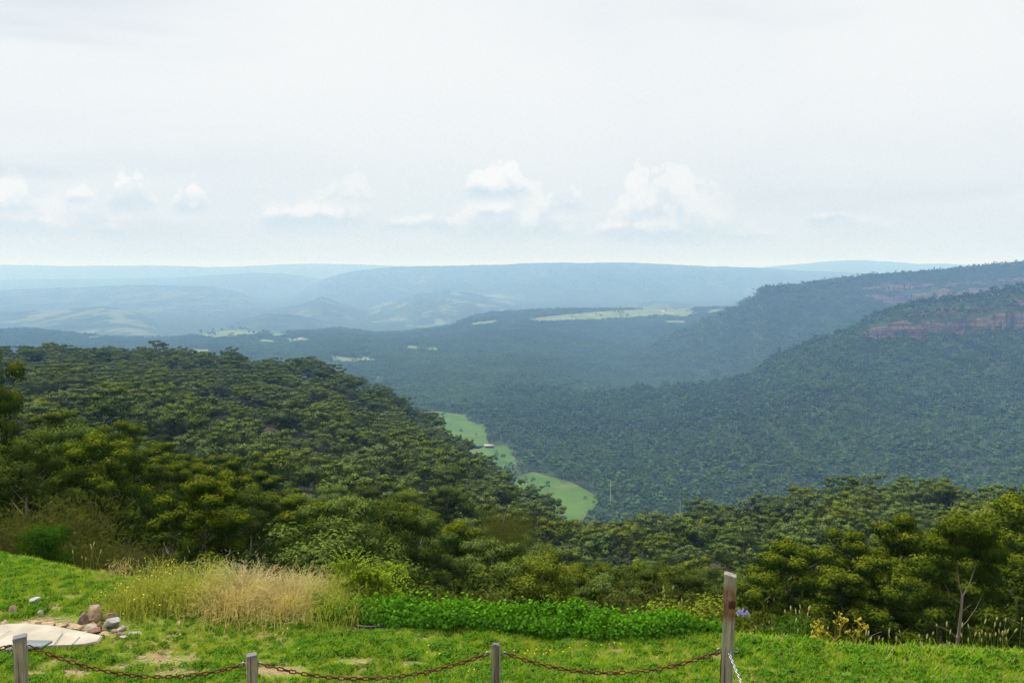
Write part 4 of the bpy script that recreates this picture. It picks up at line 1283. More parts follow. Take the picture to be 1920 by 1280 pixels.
# ================================================================== lawn: grass, gravel, small flowers
def blades(g, rng, n, h, spread, w, bend=0.5, m=0, tipv=0.0, seg=3):
    th = rng.uniform(0, 6.28, n); r = spread * np.sqrt(rng.random(n))
    B = np.stack([np.cos(th) * r, np.sin(th) * r, np.full(n, -0.01)], 1)
    ph = rng.uniform(0, 6.28, n)
    out = np.stack([np.cos(ph), np.sin(ph), np.zeros(n)], 1)
    side = np.stack([-np.sin(ph), np.cos(ph), np.zeros(n)], 1)
    hh = h * rng.uniform(0.5, 1.15, n); bd = bend * rng.uniform(0.2, 1.2, n) * hh; ww = w * rng.uniform(0.7, 1.3, n)
    rows = []
    for k in range(seg + 1):
        t = k / seg
        c = B + out * (bd * t ** 2)[:, None] + np.array([0, 0, 1.0]) * (hh * (t - 0.25 * bend * t * t))[:, None]
        wk = ww * (1 - t) ** 0.7 * 0.5 + 0.0004
        rows.append(np.stack([c - side * wk[:, None], c + side * wk[:, None]], 1))
    V = np.stack(rows, 1).reshape(n, -1, 3)          # n, (seg+1)*2, 3
    per = (seg + 1) * 2
    q = np.array([(2 * k, 2 * k + 1, 2 * k + 3, 2 * k + 2) for k in range(seg)])
    Q = (np.arange(n)[:, None, None] * per + q[None]).reshape(-1, 4)
    g.add(V.reshape(-1, 3), Q, m, tipv)
def gproto(name, fn, mats):
    g = Geo(); fn(g)
    return bpy.data.objects.new(name, g.mesh(name, mats))
T_GRASS = []
for i in range(6):
    rg = np.random.default_rng(400 + i)
    T_GRASS.append(gproto('grass tuft kind', lambda g: blades(g, rg, 18, 0.085, 0.055, 0.0075, 0.75, seg=2), [M_GRASS]))
rg = np.random.default_rng(410)
def clover(g):
    n = 26
    th = rg.uniform(0, 6.28, n); r = 0.06 * np.sqrt(rg.random(n))
    C = np.stack([np.cos(th) * r, np.sin(th) * r, rg.uniform(0.02, 0.05, n)], 1)
    g.cards(C, unit(rg.normal(size=(n, 3)) * 0.4 + np.array([0, 0, 1])), rg.normal(size=(n, 3)), 0.034, 0.028)
T_GRASS.append(gproto('clover kind', clover, [M_COVER]))
rng = np.random.default_rng(11)
def edge(x, y):
    return np.interp(x / y, YE_A, YE)
SLAB_PX = [(-30, 1186), (8, 1177), (48, 1176), (95, 1180), (150, 1190), (192, 1199), (184, 1210), (160, 1215), (100, 1218), (40, 1221), (-30, 1226)]
def at_lawn(u, v, dz=0.0):
    """photo pixel -> point on the lawn"""
    a, e = ray(u, v)
    ys = np.linspace(9.0, 20, 1100)
    h = np.nonzero(e * ys <= z_near(a * ys, ys) + dz)[0]
    y = ys[h[0]] if len(h) else 18.0
    return Vector((a * y, y, float(z_near(a * y, y))))
slab_w = [at_lawn(u, v) for u, v in SLAB_PX]
slab_xy = [(p.x, p.y) for p in slab_w]
BARE = [(at_lawn(u, v), r) for u, v, r in [(60, 1262, 0.34), (140, 1262, 0.34), (300, 1240, 0.5), (330, 1262, 0.35), (230, 1250, 0.3), (100, 1245, 0.25), (530, 1258, 0.28), (660, 1240, 0.22), (780, 1245, 0.2), (690, 1178, 0.30), (720, 1180, 0.25),
        (150, 1172, 0.6), (60, 1168, 0.5), (110, 1166, 0.5), (20, 1150, 0.25), (135, 1118, 0.22), (100, 1140, 0.2), (1580, 1262, 0.15), (1620, 1268, 0.16), (810, 1225, 0.12), (1350, 1232, 0.15), (1845, 1262, 0.12), (190, 1185, 0.3)]]
def bare(x, y):
    b = np.zeros(len(x))
    for p, r in BARE:
        b = np.maximum(b, np.exp(-(((x - p.x) / (r * 1.2)) ** 2 + ((y - p.y) / (r * 0.55)) ** 2) * 1.2))
    return b
n = 140000
x = rng.uniform(-13.6, 13.6, n); y = rng.uniform(9.3, 18.6, n)
k = (y < edge(x, y) + 1.0)
x, y = x[k], y[k]
mask = fbm(x * 1.1, y * 1.1, 4, 81) - 1.5 * bare(x, y) + 0.10 * (rng.random(len(x)) - 0.5) + 0.52
mask += 0.35 * sstep(x, -1.5, 1.5) + 0.12 * sstep(y, 11.5, 13)
k = (mask > -0.15) & ~inpoly(x, y, slab_xy)
x, y, mask = x[k], y[k], mask[k]
S = (0.55 + 0.75 * np.clip(mask, 0, 0.7)) * rng.uniform(0.75, 1.3, len(x))
S *= 1 + 0.9 * sstep(y - edge(x, y), -0.9, 0.3) * sstep(x, 1.8, 3.0) + 0.25 * fbm(x * 0.8, y * 0.8, 2, 83)
near = y < 10.2
k = ~near | (rng.random(len(x)) < 0.5)
x, y, S = x[k], y[k], S[k]
idx = np.where(rng.random(len(x)) < 0.04, 6, rng.integers(0, 6, len(x)))
grass = scatter('grass', np.stack([x, y, z_near(x, y)], 1), rng.uniform(0, 6.28, len(x)), S, idx, T_GRASS)
N_GRASS = len(x)
n = 9000
x = rng.uniform(-6, 6, n); y = rng.uniform(4.5, 9.3, n)
scatter('grass', np.stack([x, y, z_near(x, y)], 1), rng.uniform(0, 6.28, n), rng.uniform(0.6, 1.2, n), rng.integers(0, 6, n), [p.copy() for p in T_GRASS])
# gravel on the bare spots
gp = []
for i in range(4):
    rg = np.random.default_rng(430 + i)
    bm = bmesh.new(); bmesh.ops.create_icosphere(bm, subdivisions=1, radius=0.013)
    for v in bm.verts: v.co *= rg.uniform(0.7, 1.2); v.co.z *= 0.7
    me = bpy.data.meshes.new('pebble kind'); bm.to_mesh(me); bm.free(); me.materials.append(M_ROCK[['pale', 'tan', 'grey', 'pink'][i]])
    gp.append(bpy.data.objects.new('pebble kind', me))
gx = []
for (p, r), w in zip(BARE, [1, 1, 6, 2, 2, 1, 1, 1, 1, 1, 1, 7, 5, 5, 1, 1, 1, .3, .3, .3, .3, .3, 5]):
    m_ = int(26 * w)
    gx.append(np.stack([rng.normal(p.x, r * 0.7, m_), rng.normal(p.y, r * 0.4, m_)], 1))
gx = np.concatenate(gx)
gx = gx[~inpoly(gx[:, 0], gx[:, 1], slab_xy)]
scatter('gravel', np.column_stack([gx, z_near(gx[:, 0], gx[:, 1]) + 0.004]), rng.uniform(0, 6.28, len(gx)), rng.uniform(0.35, 1.3, len(gx)), rng.integers(0, 4, len(gx)), gp)
# little yellow flowers in the grass
fl = Geo()
pts = []
for cu, cv, su, sv, n_ in [(1015, 1232, 45, 8, 10), (1160, 1225, 60, 10, 4), (700, 1205, 200, 20, 5), (830, 1235, 40, 8, 2), (890, 1270, 40, 6, 2)]:
    for _ in range(n_):
        p = at_lawn(rng.normal(cu, su * 0.6), min(rng.normal(cv, sv * 0.6), 1275)); pts.append(p + Vector((0, 0, rng.uniform(0.07, 0.11))))
pts = np.array([tuple(p) for p in pts]); n_ = len(pts)
for q in range(5):
    d = np.stack([np.full(n_, math.cos(q * 1.257)), np.full(n_, math.sin(q * 1.257)), np.full(n_, 0.25)], 1)
    fl.cards(pts + d * 0.005, np.tile([0, -0.5, 1.0], (n_, 1)) + 0.2 * rng.normal(size=(n_, 3)), d, 0.012, 0.008)
tag(mobj('wild_flowers', fl.mesh('wild flowers', [M_YELLOW])), kind='stuff')

# ================================================================== ground cover: a long mound of vivid leaves
GC_U = np.array([590, 640, 690, 740, 800, 900, 1000, 1100, 1200, 1260, 1300, 1355])
GC_FRONT = np.array([1165, 1170, 1176, 1182, 1180, 1192, 1200, 1203, 1206, 1202, 1198, 1196])
GC_TOP = np.array([1158, 1150, 1128, 1126, 1128, 1127, 1132, 1138, 1148, 1160, 1168, 1182])
rg = np.random.default_rng(450)
n = 26000
u = rg.uniform(590, 1355, n)
front = np.interp(u, GC_U, GC_FRONT); topv = np.interp(u, GC_U, GC_TOP)
yf = np.array([at_lawn(uu, vv).y for uu, vv in zip(GC_U, GC_FRONT)])
yf = np.interp(u, GC_U, yf) + 0.16 * fbm(u / 40.0, u * 0, 3, 93) + 0.10 * np.maximum(rg.normal(size=n), -1.6) * (rg.random(n) < 0.12)
aa_ = np.array([ray(q, 1170)[0] for q in (590, 1355)])
aL = aa_[0] + (u - 590) / 765 * (aa_[1] - aa_[0])
t = rg.random(n)                                   # across the mound
depth = 1.0
y = yf + t * depth
x = aL * y
ztop = np.array([ray(uu, vv)[1] for uu, vv in zip(GC_U, GC_TOP)])
ztop = np.interp(u, GC_U, ztop) * (yf + 0.5)
zg = z_near(x, y)
hm = np.maximum(ztop - zg, 0.19) * (1 + 0.55 * fbm(x * 1.5, y * 1.5, 3, 91) + 0.35 * fbm(x * 5, y * 5, 2, 92))
prof = np.clip(np.sin(np.clip(t * 1.15 + 0.06, 0, 1) * math.pi) ** 0.55, 0.1, 1)
hz = hm * prof
C = np.stack([x, y, zg + hz * (1 - 0.55 * rg.random(n) ** 2.2)], 1) + rg.normal(size=(n, 3)) * 0.018
C[:, 2] += (rg.random(n) < 0.06) * rg.uniform(0, 0.13, n)
nx = np.stack([np.zeros(n), -(1 - 2 * t) * 1.2, np.full(n, 0.9)], 1)
g = Geo()
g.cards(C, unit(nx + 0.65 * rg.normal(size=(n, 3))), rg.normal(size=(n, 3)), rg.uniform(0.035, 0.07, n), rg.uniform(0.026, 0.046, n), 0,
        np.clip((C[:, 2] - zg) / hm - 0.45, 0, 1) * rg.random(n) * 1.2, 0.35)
tag(mobj('ground_cover', g.mesh('ground cover', [M_COVER])), kind='stuff')

# ================================================================== dry grasses and weeds at the lawn's edge
def wisps(g, rng, n, H, Rx, Ry, w, droop, m=0, seg=5, tipv=0.0):
    """long arching stems rising from a clump"""
    bx = rng.normal(0, Rx * 0.45, n); by = rng.normal(0, Ry * 0.45, n)
    ph = np.arctan2(by / Ry, bx / Rx) + rng.normal(0, 0.9, n)
    hh = 1.27 * H * (0.35 + 0.75 * rng.random(n) ** 1.3) * np.clip(1 - 0.35 * (bx / Rx) ** 2, 0.4, 1)
    out = rng.uniform(0.1, droop, n) * hh
    D = np.stack([np.cos(ph), np.sin(ph) * 0.8, np.zeros(n)], 1); Sd = np.stack([-np.sin(ph), np.cos(ph), np.zeros(n)], 1)
    rows = []
    wob = rng.normal(0, 0.05, (n, seg + 1)).cumsum(1) * H * 0.35
    for k in range(seg + 1):
        t = k / seg
        c = np.stack([bx, by, np.zeros(n) - 0.02], 1) + D * (out * t ** 1.6)[:, None] + Sd * wob[:, k][:, None] + np.array([0, 0, 1.0]) * (hh * (t - 0.38 * t ** 3))[:, None]
        wk = w * (1 - 0.8 * t)
        rows.append(np.stack([c - Sd * wk * 0.5, c + Sd * wk * 0.5], 1))
    V = np.stack(rows, 1).reshape(n, -1, 3); per = (seg + 1) * 2
    q = np.array([(2 * k, 2 * k + 1, 2 * k + 3, 2 * k + 2) for k in range(seg)])
    g.add(V.reshape(-1, 3), (np.arange(n)[:, None, None] * per + q[None]).reshape(-1, 4), m, np.repeat(rng.random(n) * tipv, per))
    return V[:, -2:, :].mean(1)
def dry_clump(u, v_base, v_top, y, half_w, n, seed, mats, label, name, cat, droop=0.5, flower=0, tipv=0.0, w=0.009, parts=('stems', 'flowers')):
    rg = np.random.default_rng(seed)
    b = P(u, v_base, y); zg = float(z_near(b.x, y))
    H = ray(u, v_top)[1] * y - zg
    e = empty(name, (b.x, y, zg)); tag(e, label, cat)
    g = Geo()
    tips = wisps(g, rg, n, H, half_w, 0.75, w, droop, 0, 5, tipv)
    tw = tips[rg.integers(0, len(tips), n * 2)] * np.array([1, 1, 0]) + tips[rg.integers(0, len(tips), n * 2)] * np.array([0, 0, 1]) * rg.uniform(0.05, 1.0, (n * 2, 1)) + rg.normal(size=(n * 2, 3)) * 0.06
    g.cards(tw, rdir(rg, n * 2), rdir(rg, n * 2), rg.uniform(0.05, 0.16, n * 2), 0.008, 0, rg.random(n * 2) * tipv)
    mobj(parts[0], g.mesh(parts[0], [mats[0]]), e)
    if flower:
        f = Geo(); c = tips[rg.integers(0, len(tips), flower)] * rg.uniform(0.55, 1.0, (flower, 1)) + rg.normal(size=(flower, 3)) * 0.04
        f.cards(c, rdir(rg, flower) + np.array([0, -0.8, 0.6]), rdir(rg, flower), 0.026, 0.022)
        tag(mobj(parts[1], f.mesh(parts[1], [mats[1]]), e), kind='stuff')
    return e
dry_clump(285, 1150, 1055, 13.0, 0.50, 1000, 501, (M_STRAWG, M_YELLOW), 'green-yellow flowering weed clump with tiny yellow flowers beside the straw', 'flowering_weed', 'weed', 0.45, 260, 0.8, 0.010)
dry_clump(205, 1100, 1058, 14.2, 0.30, 160, 508, (M_STRAW,), 'small pale dry grass tuft below the olive-brown shrub', 'dry_grass_tuft', 'grass tuft', 0.3, 0, 0, 0.008)
dry_clump(375, 1140, 1048, 13.2, 0.42, 900, 502, (M_STRAWG, M_YELLOW), 'half-dried tangle of yellowing stems between the flowering weed and the straw', 'dry_grass_tuft', 'grass tuft', 0.6, 40, 1.0)
dry_clump(450, 1150, 1060, 12.95, 0.46, 1200, 503, (M_STRAW,), 'thick mound of arching straw-coloured dry grass', 'dry_grass_tuft', 'grass tuft', 0.75)
dry_clump(545, 1146, 1072, 12.8, 0.46, 1100, 504, (M_STRAW,), 'golden dry grass mound leaning over the lawn next to the thick straw mound', 'dry_grass_tuft', 'grass tuft', 0.8)
dry_clump(625, 1138, 1068, 12.75, 0.36, 700, 505, (M_STRAWG,), 'wispy half-green dry grass beside the fern', 'dry_grass_tuft', 'grass tuft', 0.55, 0, 0.9)
dry_clump(660, 1135, 1074, 12.7, 0.30, 450, 506, (M_STRAWG,), 'greener drying grass at the start of the ground cover', 'dry_grass_tuft', 'grass tuft', 0.6, 0, 0.5)
# grey-leaved bush behind the straw
gb = pair('grey bush', shrub(512, 1.5, 0.9, 2500, 0.10, 0.03, 9, 0.0, 0.8), M_BARKD, M_GREY)
low(430, 1038, 14.2, gb, 1.6, 'silvery grey-leaved bush peeping over the straw mound', 1.0, 'bush', cat='bush')
# bracken fern
def fern(u, v, y, specs, label):
    b = P(u, v, y); zg = float(z_near(b.x, y))
    e = empty('fern', (b.x, y, zg)); tag(e, label, 'fern')
    for k, (uu, vv, bend) in enumerate(specs):
        tip = P(uu, vv, y - 0.1) - Vector((b.x, y, zg))
        n = 22
        t = np.linspace(0, 1, n)[:, None]
        p1 = np.array([tip.x * 0.35, 0.05 * k, tip.z * 1.0 + bend])
        pts = 2 * t * (1 - t) * p1 + t * t * np.array([tip.x, tip.y, tip.z])
        g = Geo(); g.tube(pts, np.linspace(0.010, 0.003, n), 4)
        tan = unit(np.gradient(pts, axis=0))
        rg = np.random.default_rng(k + int(u))
        for s in (-1, 1):
            for i in range(5, n):
                L = 0.26 * math.sin(math.pi * (0.15 + 0.83 * (i - 5) / (n - 5))) + 0.03
                d = unit(np.cross(tan[i], [0, 1, 0.2]) * s + tan[i] * 0.5 + np.array([0, -0.35 * s, -0.35]) + rg.normal(size=3) * 0.12)
                m_ = 7
                q = np.linspace(0.1, 1, m_)[:, None]
                C = pts[i] + d * q * L + np.array([0, 0, -0.05]) * q ** 2
                g.cards(C, np.tile(unit(np.cross(d, [0.2, 1, 0])), (m_, 1)) + 0.3 * rg.normal(size=(m_, 3)), np.tile(np.cross(d, [0.1, 0.9, 0.3]), (m_, 1)) + 0.2 * rg.normal(size=(m_, 3)), 0.075 * (1.15 - q[:, 0]) + 0.02, 0.028, 0, rg.random(m_))
        mobj('frond', g.mesh('frond', [M_FERN]), e)
fern(690, 1125, 12.9, [(628, 1060, 0.25), (652, 1064, 0.2), (668, 1078, 0.1), (700, 1072, 0.15), (716, 1078, 0.1), (760, 1062, 0.0), (740, 1108, 0.15), (690, 1085, 0.1), (755, 1112, 0.1), (645, 1095, 0.1)], 'bright green bracken fern with one long frond reaching over the dark bush')

# tall seeding grasses, each stalk a part
def seed_stand(cu, cv, su, y, hlo, hhi, n, seed, label, headlen=0.05):
    rg = np.random.default_rng(seed)
    b = P(cu, cv, y); zg = float(z_near(b.x, y))
    e = empty('seeding_grass', (b.x, y, zg)); tag(e, label, 'grass')
    for k in range(n):
        x0 = rg.normal(0, su); y0 = rg.normal(0, 0.25)
        z0 = float(z_near(b.x + x0, y + y0)) - zg
        H = rg.uniform(hlo, hhi); lx, ly = rg.normal(0, 0.12, 2) * H
        pts = np.array([(x0, y0, z0 - 0.02), (x0 + lx * 0.3, y0 + ly * 0.3, z0 + H * 0.5), (x0 + lx, y0 + ly, z0 + H)])
        g = Geo(); g.tube(pts, [0.0035, 0.003, 0.0022], 3)
        st = mobj('stalk', g.mesh('stalk', [M_STRAWG]), e)
        h = Geo(); d = unit(pts[2] - pts[1]); L = headlen * rg.uniform(0.7, 1.4)
        c = pts[2]
        h.tube([c - d * L * 0.1, c + d * L * 0.2, c + d * L * 0.7, c + d * L], [0.003, 0.009, 0.008, 0.001], 5)
        mobj('seed_head', h.mesh('seed head', [M_SEED]), st)
    return e
seed_stand(1855, 1225, 0.30, 11.6, 0.25, 0.52, 30, 521, 'stand of pale foxtail grasses seeding at the lawn edge before the dark gums')
seed_stand(1720, 1222, 0.45, 11.6, 0.12, 0.34, 22, 522, 'scattered low seeding grasses around the bare-trunked gum')
seed_stand(1620, 1215, 0.22, 11.7, 0.12, 0.40, 9, 523, 'few pale seed heads beside the golden dead weed')
seed_stand(1450, 1200, 0.28, 12.0, 0.2, 0.62, 16, 524, 'seeding grasses mixed with the small bright bush by the lilac flower')
seed_stand(1235, 1165, 0.17, 12.9, 0.30, 0.62, 12, 525, 'pale flower spikes standing up behind the ground cover')
seed_stand(175, 1095, 0.16, 14.0, 0.25, 0.45, 7, 526, 'few dry stalks on the grass bank')
# lilac agapanthus beside the tall post
yA = 12.0
b = P(1392, 1190, yA); zg = float(z_near(b.x, yA)); tp = P(1393, 1150, yA)
e = empty('agapanthus', (b.x, yA, zg)); tag(e, 'lilac globe flower on a thin green stem beside the tall post', 'flower')
g = Geo(); H = tp.z - zg
g.tube([(0, 0, -0.02), (0.01, 0, H * 0.5), (tp.x - b.x, 0, H)], [0.007, 0.006, 0.005], 5)
mobj('stem', g.mesh('stem', [M_FERN]), e)
rg = np.random.default_rng(530)
g = Geo()
for k in range(34):
    d = unit(rg.normal(size=3) * np.array([1, 1, 0.5]) + np.array([0, 0, 0.28]))
    c = np.array([tp.x - b.x, 0, H]) + d * np.array([0.062, 0.062, 0.045])
    for q in range(5):
        s = unit(rg.normal(size=3) * 0.5 + d)
        g.cards((c + s * 0.010)[None], rdir(rg, 1), s[None], 0.034, 0.012)
    g.tube([np.array([tp.x - b.x, 0, H]), c], 0.0015, 3)
mobj('flower_head', g.mesh('flower head', [M_LILAC]), e)
for k in range(7):
    g = Geo(); blades(g, np.random.default_rng(540 + k), 1, 0.34, 0.03, 0.025, 1.0, seg=5)
    mobj('leaf', g.mesh('leaf', [M_BUSH]), e)
# golden dead weed: forked stems ending in small heads
yW = 11.75
b = P(1572, 1215, yW); zg = float(z_near(b.x, yW))
e = empty('dead_weed', (b.x, yW, zg)); tag(e, 'golden-brown dead branching weed at the lawn edge before the dark gums', 'weed')
rg = np.random.default_rng(550)
heads = []
def fork(p, d, L, r, depth, g):
    p1 = p + d * L
    mid = (p + p1) / 2 + rg.normal(size=3) * L * 0.08
    g.tube([p, mid, p1], [r, r * 0.85, r * 0.7], 4)
    if depth == 0:
        heads.append(p1); return
    for _ in range(3 if depth > 1 else 4):
        nd = unit(d + rg.normal(size=3) * np.array([0.55, 0.4, 0.35]) + np.array([0, 0, 0.12]))
        fork(p1, nd, L * rg.uniform(0.5, 0.78), r * 0.62, depth - 1, g)
for d0, L in [((-0.55, 0, 0.85), 0.20), ((-0.15, 0.1, 1.0), 0.21), ((0.6, 0, 0.75), 0.20), ((-0.85, 0.1, 0.6), 0.14)]:
    g = Geo(); fork(np.array([rg.normal() * 0.02 + (0.1 if d0[0] > 0.3 else 0.0), 0, -0.02]), unit(np.array(d0)), L, 0.009, 3, g)
    mobj('stem', g.mesh('weed stem', [M_GOLD]), e)
g = Geo(); hp = np.array(heads)
for q in range(4):
    g.cards(hp + rg.normal(size=hp.shape) * 0.006, rdir(rg, len(hp)), rdir(rg, len(hp)), 0.024, 0.016, 0, rg.random(len(hp)))
tag(mobj('seed_heads', g.mesh('weed heads', [M_GOLD]), e), kind='stuff')

# ================================================================== concrete slab with a drain grate, stones, pipe
bm = bmesh.new()
top = [bm.verts.new((p.x, p.y, p.z + 0.055)) for p in slab_w]
f = bm.faces.new(top)
ex = bmesh.ops.extrude_face_region(bm, geom=[f])
bmesh.ops.translate(bm, vec=(0, 0, -0.22), verts=[v for v in ex['geom'] if isinstance(v, bmesh.types.BMVert)])
bmesh.ops.recalc_face_normals(bm, faces=bm.faces)
bmesh.ops.bevel(bm, geom=[e_ for e_ in bm.edges if all(v.co.z > -4.45 for v in e_.verts)], offset=0.012, segments=2, affect='EDGES')
me = bpy.data.meshes.new('slab'); bm.to_mesh(me); bm.free(); me.materials.append(M_CONC)
slab = empty('concrete_slab', slab_w[5]); tag(slab, 'pale concrete drain slab with a steel grate behind the leftmost post', 'slab')
o = mobj('slab', me, slab); o.location = -Vector(slab.location)
zs = max(p.z for p in slab_w) + 0.057
def on_slab(u, v):
    a, e_ = ray(u, v)
    y = (slab_w[4].z + 0.06) / e_
    ztab = slab_w[4].z + 0.06
    return Vector((a * y, y, ztab))
gc = [on_slab(*p) for p in ((6, 1219), (76, 1213), (97, 1201), (40, 1200))]
for (ua_, va_), (ub_, vb_) in (((118, 1186), (96, 1216)), ((150, 1193), (128, 1215)), ((20, 1182), (-10, 1200))):
    p0, p1 = on_slab(ua_, va_), on_slab(ub_, vb_)
    d = (p1 - p0).normalized(); s_ = Vector((d.y, -d.x, 0)) * 0.004
    g = Geo(); g.add([tuple(q - slab.location + Vector((0, 0, 0.003))) for q in (p0 - s_, p0 + s_, p1 + s_, p1 - s_)], [(0, 1, 2, 3)])
    mobj('joint', g.mesh('joint', [M_PIT]), slab)
for k in range(13):
    t = k / 12
    p0 = gc[0].lerp(gc[1], t); p1 = gc[3].lerp(gc[2], t)
    g = Geo()
    d = (p1 - p0).normalized(); s = Vector((d.y, -d.x, 0)) * 0.008
    V = [p0 - s, p0 + s, p1 + s, p1 - s]
    V = [tuple(q + Vector((0, 0, 0.012)) - slab.location) for q in V] + [tuple(q + Vector((0, 0, -0.02)) - slab.location) for q in V]
    g.add(V, [(0, 1, 2, 3), (4, 7, 6, 5), (0, 4, 5, 1), (1, 5, 6, 2), (2, 6, 7, 3), (3, 7, 4, 0)])
    mobj('grate_bar', g.mesh('grate bar', [M_GRATE]), slab)
g = Geo(); g.add([tuple(q + Vector((0, 0, 0.004)) - slab.location) for q in gc], [(0, 1, 2, 3)])
mobj('drain_opening', g.mesh('drain opening', [M_PIT]), slab)

def rock(u, v, wpx, hpx, col, seed, label, rz=0.0, group=None, y_off=0.0, flat=1.0):
    """a stone whose foot is at photo pixel (u, v)"""
    p = at_lawn(u, v)
    sc = p.y / FPX
    w, h = wpx * sc * 1.12, hpx * sc * 1.1
    rg = np.random.default_rng(seed)
    bm = bmesh.new()
    bmesh.ops.create_icosphere(bm, subdivisions=3, radius=1.0)
    planes = [(unit(rg.normal(size=3)), rg.uniform(0.42, 0.72)) for _ in range(10)]
    for vt in bm.verts:
        c = np.array(vt.co)
        for nrm, dd in planes:
            q = c @ nrm - dd
            if q > 0: c = c - nrm * q
        c = c + 0.012 * rg.normal(size=3)
        vt.co = Vector(c)
    me = bpy.data.meshes.new('stone'); bm.to_mesh(me); bm.free(); me.materials.append(M_ROCK[col])
    zmin = min(v.co.z for v in me.vertices); zmax = max(v.co.z for v in me.vertices); xm = max(abs(v.co.x) for v in me.vertices)
    me.transform(Matrix.Translation((0, 0, -(zmin * 0.82))) )
    me.transform(Matrix.Diagonal((w / 2 / xm, w / 2 / xm * flat, h / (zmax - 0.82 * zmin), 1)))
    o = mobj('stone', me)
    o.location = (p.x, p.y + w * 0.3 + y_off, p.z - 0.01); o.rotation_euler = (0, 0, rz)
    tag(o, label, 'stone', group)
    return o
rock(170, 1172, 27, 31, 'pink', 601, 'largest pink sandstone block standing on top of the stone pile', 0.3, y_off=0.10)
rock(150, 1174, 24, 20, 'purple', 602, 'purplish-brown stone leaning against the largest pink block', 1.0, y_off=0.08)
rock(192, 1172, 30, 13, 'pink', 603, 'flat mauve stone behind the black and white boulder', 0.2, y_off=0.16)
rock(205, 1182, 27, 20, 'grey', 604, 'rounded white boulder with black faces at the end of the pile', 0.8)
rock(225, 1184, 17, 10, 'pale', 605, 'small grey stone beside the black and white boulder')
rock(172, 1177, 16, 11, 'tan', 606, 'yellowish round stone under the largest block', 0.5)
rock(185, 1176, 12, 11, 'tan', 607, 'small ochre stone between the yellowish one and the white boulder', 1.5)
rock(140, 1184, 28, 11, 'tan', 608, 'long beige stone at the front of the pile beside the slab')
rock(168, 1184, 24, 11, 'pale', 609, 'grey-beige flat stone in front of the yellowish one', 0.4)
rock(176, 1190, 27, 13, 'red', 610, 'dark red stone at the front edge of the pile')
rock(192, 1194, 27, 7, 'tan', 611, 'thin flat tan slab of stone at the tip of the concrete')
rock(218, 1176, 16, 8, 'pale', 612, 'pale flat stone half hidden behind the white boulder')
rock(61, 1134, 24, 12, 'grey', 613, 'grey-white stone lying in the grass of the bank')
rock(75, 1156, 12, 12, 'pale', 614, 'small pale upright stone on the bank below the grey-white one')
rock(22, 1148, 13, 12, 'pink', 615, 'small pinkish stone on the bank above the slab')
rock(4, 1176, 26, 13, 'pink', 616, 'rounded pink stone behind the back corner of the slab')
rock(42, 1176, 18, 9, 'tan', 617, 'low brown stone at the back edge of the slab beside the pink one')
rock(60, 1176, 24, 12, 'tan', 618, 'light brown stone at the middle of the slab back edge')
rock(85, 1178, 26, 10, 'tan', 619, 'broad tan stone lying along the back edge of the slab', 0.2)
rock(112, 1181, 26, 9, 'tan', 620, 'sandy flat stone between the slab and the pile')
rock(227, 1199, 17, 6, 'grey', 621, 'flat grey stone lying alone in the grass right of the slab')
rock(250, 1192, 22, 6, 'pale', 622, 'pale flat stone sunk in the lawn past the pile')
rock(335, 1172, 9, 8, 'tan', 623, 'small tan stone alone in the grass before the flowering weed')
rock(122, 1176, 14, 8, 'purple', 624, 'small brown stone between the sandy flat stone and the purplish one')
rock(155, 1190, 13, 6, 'pale', 625, 'little pale stone at the foot of the dark red one')
rr = np.random.default_rng(640)
for k in range(18):
    uu = rr.uniform(95, 225); vv = 1176 + (uu - 95) * 0.09 + rr.uniform(-5, 7)
    rock(uu, vv, rr.uniform(8, 15), rr.uniform(5, 9), ['tan', 'pink', 'tan', 'pale', 'purple'][k % 5], 650 + k, 'small rubble stone in the gaps of the stone pile beside the slab', rr.uniform(0, 3), 'rubble of the stone pile')
# bent black irrigation pipe lying in front of the ground cover
g = Geo()
pp = [at_lawn(u, v) for u, v in ((668, 1178), (682, 1180), (700, 1180), (715, 1178), (727, 1175))]
b0 = pp[0]
g.tube([tuple(p - b0 + Vector((0, 0, 0.03))) for p in pp], 0.02, 8)
o = mobj('irrigation_pipe', g.mesh('irrigation pipe', [M_PIPE], True)); o.location = b0
tag(o, 'short black plastic pipe lying on bare soil before the ground cover', 'pipe')

# ================================================================== chain fence
FY = 9.7
def post_mesh(w, d, h, bev, slant, seed, mt, rnd=0.0, lean=0.0):
    rg = np.random.default_rng(seed)
    bm = bmesh.new()
    bmesh.ops.create_cube(bm, size=1.0)
    bmesh.ops.scale(bm, vec=(w, d, h), verts=bm.verts)
    bmesh.ops.translate(bm, vec=(0, 0, h / 2), verts=bm.verts)
    bmesh.ops.bevel(bm, geom=[e for e in bm.edges if abs(e.verts[0].co.z - e.verts[1].co.z) > h * 0.5], offset=rnd if rnd else bev, segments=5 if rnd else 2, affect='EDGES')
    bmesh.ops.bevel(bm, geom=[e for e in bm.edges if all(v.co.z > h - 1e-4 for v in e.verts) and len(e.link_faces) == 2], offset=0.006, segments=2, affect='EDGES')
    bmesh.ops.subdivide_edges(bm, edges=[e for e in bm.edges if abs(e.verts[0].co.z - e.verts[1].co.z) > h * 0.4], cuts=14)
    for v in bm.verts:
        if v.co.z > h - 0.02: v.co.z += slant * v.co.x
        v.co.x += 0.0022 * rg.normal(); v.co.y += 0.0022 * rg.normal()
    me = bpy.data.meshes.new('post'); bm.to_mesh(me); bm.free(); me.materials.append(mt)
    at = me.attributes.new('tip', 'FLOAT', 'POINT')
    at.data.foreach_set('value', np.array([1.0 if v.co.z > h - 0.03 else 0.0 for v in me.vertices], np.float32))
    for p in me.polygons: p.use_smooth = True
    try: me.set_sharp_from_angle(angle=R(35))
    except Exception: pass
    return me
